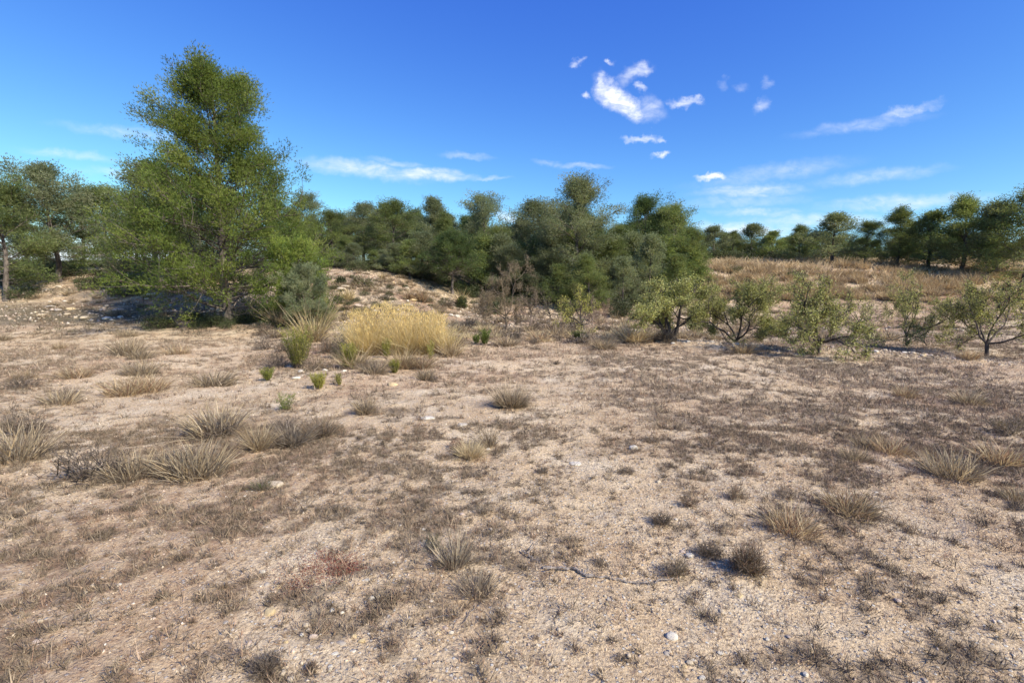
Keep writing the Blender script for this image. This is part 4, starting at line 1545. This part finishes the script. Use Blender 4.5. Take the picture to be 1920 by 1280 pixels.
# ------------------------------------------------------------------ fallen branches
def stick(pts_px, r, label, twigs=(), mat=M_gbark, lift=0.012):
    geo_ = Geo()
    P = []
    for (px, py) in pts_px:
        x, y = ground_at(px, py)
        P.append((x, y, hz(x, y) + lift))
    P = np.array(P)
    t = np.linspace(0, len(P) - 1, len(P) * 4)
    Q = np.column_stack([np.interp(t, np.arange(len(P)), P[:, k]) for k in range(3)])
    Q[1:-1] += rng.normal(size=(len(Q) - 2, 3)) * np.array([.004, .006, .003])
    o0 = Q[0].copy()
    tube(geo_, Q - o0, np.linspace(r, r * 0.45, len(Q)), 6, (0.2, 0.17, 0.15))
    root = link('fallen_branch', None, None, tuple(o0))
    tag(root, label, 'branch')
    link('stem', geo_.mesh('stem', mat, True), root)
    for tw in twigs:
        g2 = Geo()
        T = np.array([(lambda c: (c[0], c[1], hz(*c) + lift + 0.02 * i_))(ground_at(*p)) for i_, p in enumerate(tw)])
        tube(g2, T - o0, np.linspace(r * 0.55, r * 0.25, len(T)), 5, (0.2, 0.17, 0.15))
        link('twig', g2.mesh('twig', mat, True), root)


stick([(1018, 1068), (1048, 1070), (1075, 1072), (1095, 1080), (1112, 1086), (1140, 1088), (1165, 1092), (1192, 1098), (1222, 1096), (1262, 1090)], 0.0075,
      'long crooked grey dead branch lying across the foreground', [[(1095, 1080), (1102, 1074), (1092, 1068)], [(1040, 1070), (1025, 1078), (1014, 1076)], [(1062, 1071), (1052, 1076)],
                                                                  [(1112, 1086), (1098, 1092)]])
stick([(978, 1035), (988, 1042), (1000, 1050), (1012, 1056)], 0.005, 'short crooked twig lying left of the long dead branch', [[(988, 1042), (1010, 1022)]])
stick([(800, 1168), (830, 1160), (862, 1155)], 0.003, 'thin straight dry stem lying in the lower middle', [])
stick([(868, 1172), (880, 1155), (892, 1135)], 0.003, 'thin dry stem pointing away from the camera', [])
stick([(1100, 1055), (1120, 1053), (1140, 1052)], 0.0025, 'pale straw stem above the long dead branch', [])


# ------------------------------------------------------------------ ground cover (nobody could count it)
def scatter(n, ylo, yhi, half=1.16, pad=0.8, power=1.0, dens=cover):
    """points spread evenly over the ground in front of the camera, thinned by cover"""
    out = []
    tot = 0
    while tot < n:
        m = n * 2
        y = (ylo ** 2 + (yhi ** 2 - ylo ** 2) * rng.random(m)) ** 0.5
        x = rng.uniform(-1, 1, m) * (y * half + pad)
        k = rng.random(m) < dens(x, y) ** power
        out.append(np.column_stack([x[k], y[k]]))
        tot += int(k.sum())
    return np.concatenate(out)[:n]


def zed(p):
    return height(p[:, 0], p[:, 1]) + (fbm(p[:, 0] * 9, p[:, 1] * 9, 71, 3, 0.6) - 0.5) * 0.028


def dead_plants(n, ylo, yhi, k, size, th, cols, name, power=1.0, dens=cover, upright=0.6, clumped=True):
    p = scatter(n, ylo, yhi, dens=dens, power=power)
    z = zed(p)
    s = size * rng.lognormal(0, 0.38, n)
    c = mixcol(n, cols, 0.14)
    i = np.repeat(np.arange(n), k)
    m = len(i)
    a = rng.random(m) * 6.28
    el = rng.random(m) ** upright * 1.35
    D = np.column_stack([np.cos(a) * np.cos(el), np.sin(a) * np.cos(el), np.sin(el) * 0.9 + 0.05])
    P = np.column_stack([p[i, 0], p[i, 1], z[i] - 0.003]) + rng.normal(size=(m, 3)) * np.array([0.22, 0.22, 0.0]) * s[i][:, None]
    # a share of the spikes start higher up, like side twigs
    up = rng.random(m) < 0.5
    P = P + D * (s[i] * 0.4 * up * rng.random(m))[:, None]
    D = unit(D + rng.normal(size=(m, 3)) * 0.35)
    D[:, 2] = np.abs(D[:, 2])
    q = Geo()
    spikes(q, P, D, s[i] * rng.uniform(0.5, 1.1, m), th * rng.uniform(0.6, 1.4, m), np.clip(c[i] * (1 + 0.18 * rng.normal(size=(m, 1))), 0.02, 1))
    o = link(name, q.mesh(name, M_twig))
    return o


GC = [(0.14, 0.105, 0.07), (0.20, 0.155, 0.105), (0.085, 0.065, 0.045), (0.33, 0.255, 0.17), (0.24, 0.16, 0.105)]
tag(dead_plants(8000, 1.2, 5.6, 22, 0.046, 0.0034, GC, 'small_dead_cushions', 1.0, lambda x, y: cover(x, y) ** 1.4 + 0.14), 'small grey-brown dead cushions between patches of bare sand near the camera', 'ground cover', kind='stuff')
tag(dead_plants(13000, 1.2, 5.6, 13, 0.034, 0.0034, GC, 'dead_ground_plants', 1.2), 'mat of small grey-brown dead plants over the near sandy ground', 'ground cover', kind='stuff')
tag(dead_plants(16000, 5.4, 16.5, 14, 0.068, 0.0062, GC, 'distant_dead_cushions', 1.4), 'small grey-brown dead cushions over the far half of the field', 'ground cover', kind='stuff')
tag(dead_plants(32000, 5.4, 16.5, 7, 0.045, 0.0062, GC + [(0.36, 0.28, 0.19), (0.30, 0.21, 0.14)], 'distant_dead_plants', 1.1), 'mat of small grey-brown dead plants over the far half of the field', 'ground cover', kind='stuff')


def strawdens(x, y):
    return np.clip(0.15 + sst(0.40, 0.62, fbm(x * 0.5 + 9, y * 0.5, 91, 3)) * sst(-3.5, 0.5, x), 0, 1)


tag(dead_plants(15000, 1.3, 8.0, 5, 0.05, 0.0028, [(0.34, 0.21, 0.14), (0.42, 0.29, 0.19), (0.26, 0.16, 0.11), (0.5, 0.38, 0.26)], 'short_dry_stems', 1, strawdens, 0.25),
    'short reddish dry stems standing in the sandy soil near the camera', 'ground cover', kind='stuff')
tag(dead_plants(26000, 7.8, 16.5, 4, 0.065, 0.006, [(0.42, 0.30, 0.20), (0.50, 0.38, 0.26), (0.30, 0.19, 0.13), (0.56, 0.46, 0.34)], 'far_dry_stems', 1, strawdens, 0.25),
    'short reddish dry stems over the far part of the field', 'ground cover', kind='stuff')


def gravel(n, ylo, yhi, smin, smax, name, label, dens, sub=0):
    v0 = np.array([(1, 0, 0), (0.1, 1, 0), (-1, 0, 0), (0, -1, 0), (0.1, 0.1, 1), (0, 0, -1)], float)
    f0 = np.array([(0, 1, 4), (1, 2, 4), (2, 3, 4), (3, 0, 4), (1, 0, 5), (2, 1, 5), (3, 2, 5), (0, 3, 5)])
    p = scatter(n, ylo, yhi, dens=dens)
    z = zed(p)
    s = smin * (smax / smin) ** (rng.random(n) ** 2.2)
    cols = mixcol(n, [STONEC['white'], STONEC['cream'], STONEC['pink'], STONEC['grey'], (0.50, 0.37, 0.25), (0.46, 0.36, 0.27)], 0.14, w=[.08, .28, .16, .06, .22, .20])
    V = v0[None] * (1 + 0.25 * rng.normal(size=(n, 6, 1))) + 0.18 * rng.normal(size=(n, 6, 3))
    V = V * np.stack([np.ones(n), rng.uniform(.6, 1, n), rng.uniform(.35, .8, n)], 1)[:, None, :]
    a = rng.random(n) * 6.28
    c_, s_2 = np.cos(a)[:, None], np.sin(a)[:, None]
    X = V[:, :, 0] * c_ - V[:, :, 1] * s_2
    Y = V[:, :, 0] * s_2 + V[:, :, 1] * c_
    V = np.stack([X, Y, V[:, :, 2]], -1) * s[:, None, None]
    V += np.column_stack([p[:, 0], p[:, 1], z + s * 0.05])[:, None, :]
    F_ = (f0[None] + (np.arange(n) * 6)[:, None, None]).reshape(-1, 3)
    o = link(name, make_mesh(name, V.reshape(-1, 3), F_, np.repeat(cols, 6, axis=0), False, M_stone))
    tag(o, label, 'gravel', kind='stuff')


def gdens(x, y):
    return np.clip(0.25 + 0.9 * fbm(x * 1.2, y * 1.2, 95, 3) * (1.1 - 0.5 * cover(x, y)), 0, 1)


gravel(19000, 1.2, 5.5, 0.002, 0.012, 'gravel', 'fine pale gravel and pebbles strewn over the near ground', gdens)
gravel(13000, 5.3, 15, 0.006, 0.022, 'far_gravel', 'pale gravel strewn over the far half of the field', gdens)


def sdens(x, y):
    return np.clip(sst(18, 20, y) * (1 - sst(30, 32, y)) * (0.3 + fbm(x, y, 99, 3)) * (1 - 0.6 * sst(0, 6, x)), 0, 1)


gravel(13000, 17.5, 32, 0.02, 0.10, 'slope_rubble', 'pale rubble covering the stony slope', sdens)


def middens(x, y):
    return np.clip(sst(0.42, 0.6, fbm(x * 1.6, y * 1.6, 97, 4, 0.6)), 0.02, 1) * (1 - sst(29, 33, y))


tag(dead_plants(22000, 16.3, 33, 7, 0.11, 0.014, GC + GREYST[:2] + [(0.13, 0.13, 0.07)], 'slope_dead_plants', 1, middens), 'low dead plants and dry tufts over the ground before the wood', 'ground cover', kind='stuff')
gravel(3200, 9, 15.5, 0.01, 0.045, 'edge_rubble', 'pale rubble along the low edge between field and almond trees',
       lambda x, y: np.exp(-((y + 0.62 * (x - 4.5) - 13.85) / 0.28) ** 2) * sst(3.0, 4.4, x))

# continuous dry grass of the bank
q = Geo()
m_ = 26000
bx, by = rng.uniform(9.0, 62, m_), rng.uniform(30, 62, m_)
keep = (bx / by < 1.15) & (bx > 9.5 + 0.6 * fbm(bx, by, 3)) & (fbm(bx * 0.7, by * 0.7, 77, 3) > 0.36) & (bx > 0.33 * by)
bx, by = bx[keep], by[keep]
P = np.column_stack([bx, by, height(bx, by) - 0.02])
D = unit(rng.normal(size=(len(bx), 3)) * 0.28 + np.array([0, 0, 1.0]))
patch = fbm(bx * 0.5, by * 0.5, 79, 3)[:, None]
c1 = mixcol(len(bx), [(0.50, 0.39, 0.23), (0.58, 0.47, 0.30), (0.42, 0.31, 0.18)], 0.15)
c2 = mixcol(len(bx), [(0.54, 0.43, 0.25), (0.46, 0.37, 0.23), (0.36, 0.29, 0.18)], 0.15)
blades(q, P, D, rng.uniform(0.3, 0.85, len(bx)), 0.05, 0.4, np.where(patch > 0.5, c1, c2), 3)
tag(link('bank_grass', q.mesh('bank_grass', M_straw)), 'orange-gold dry grass covering the bank below the far pines', 'grass', kind='stuff')
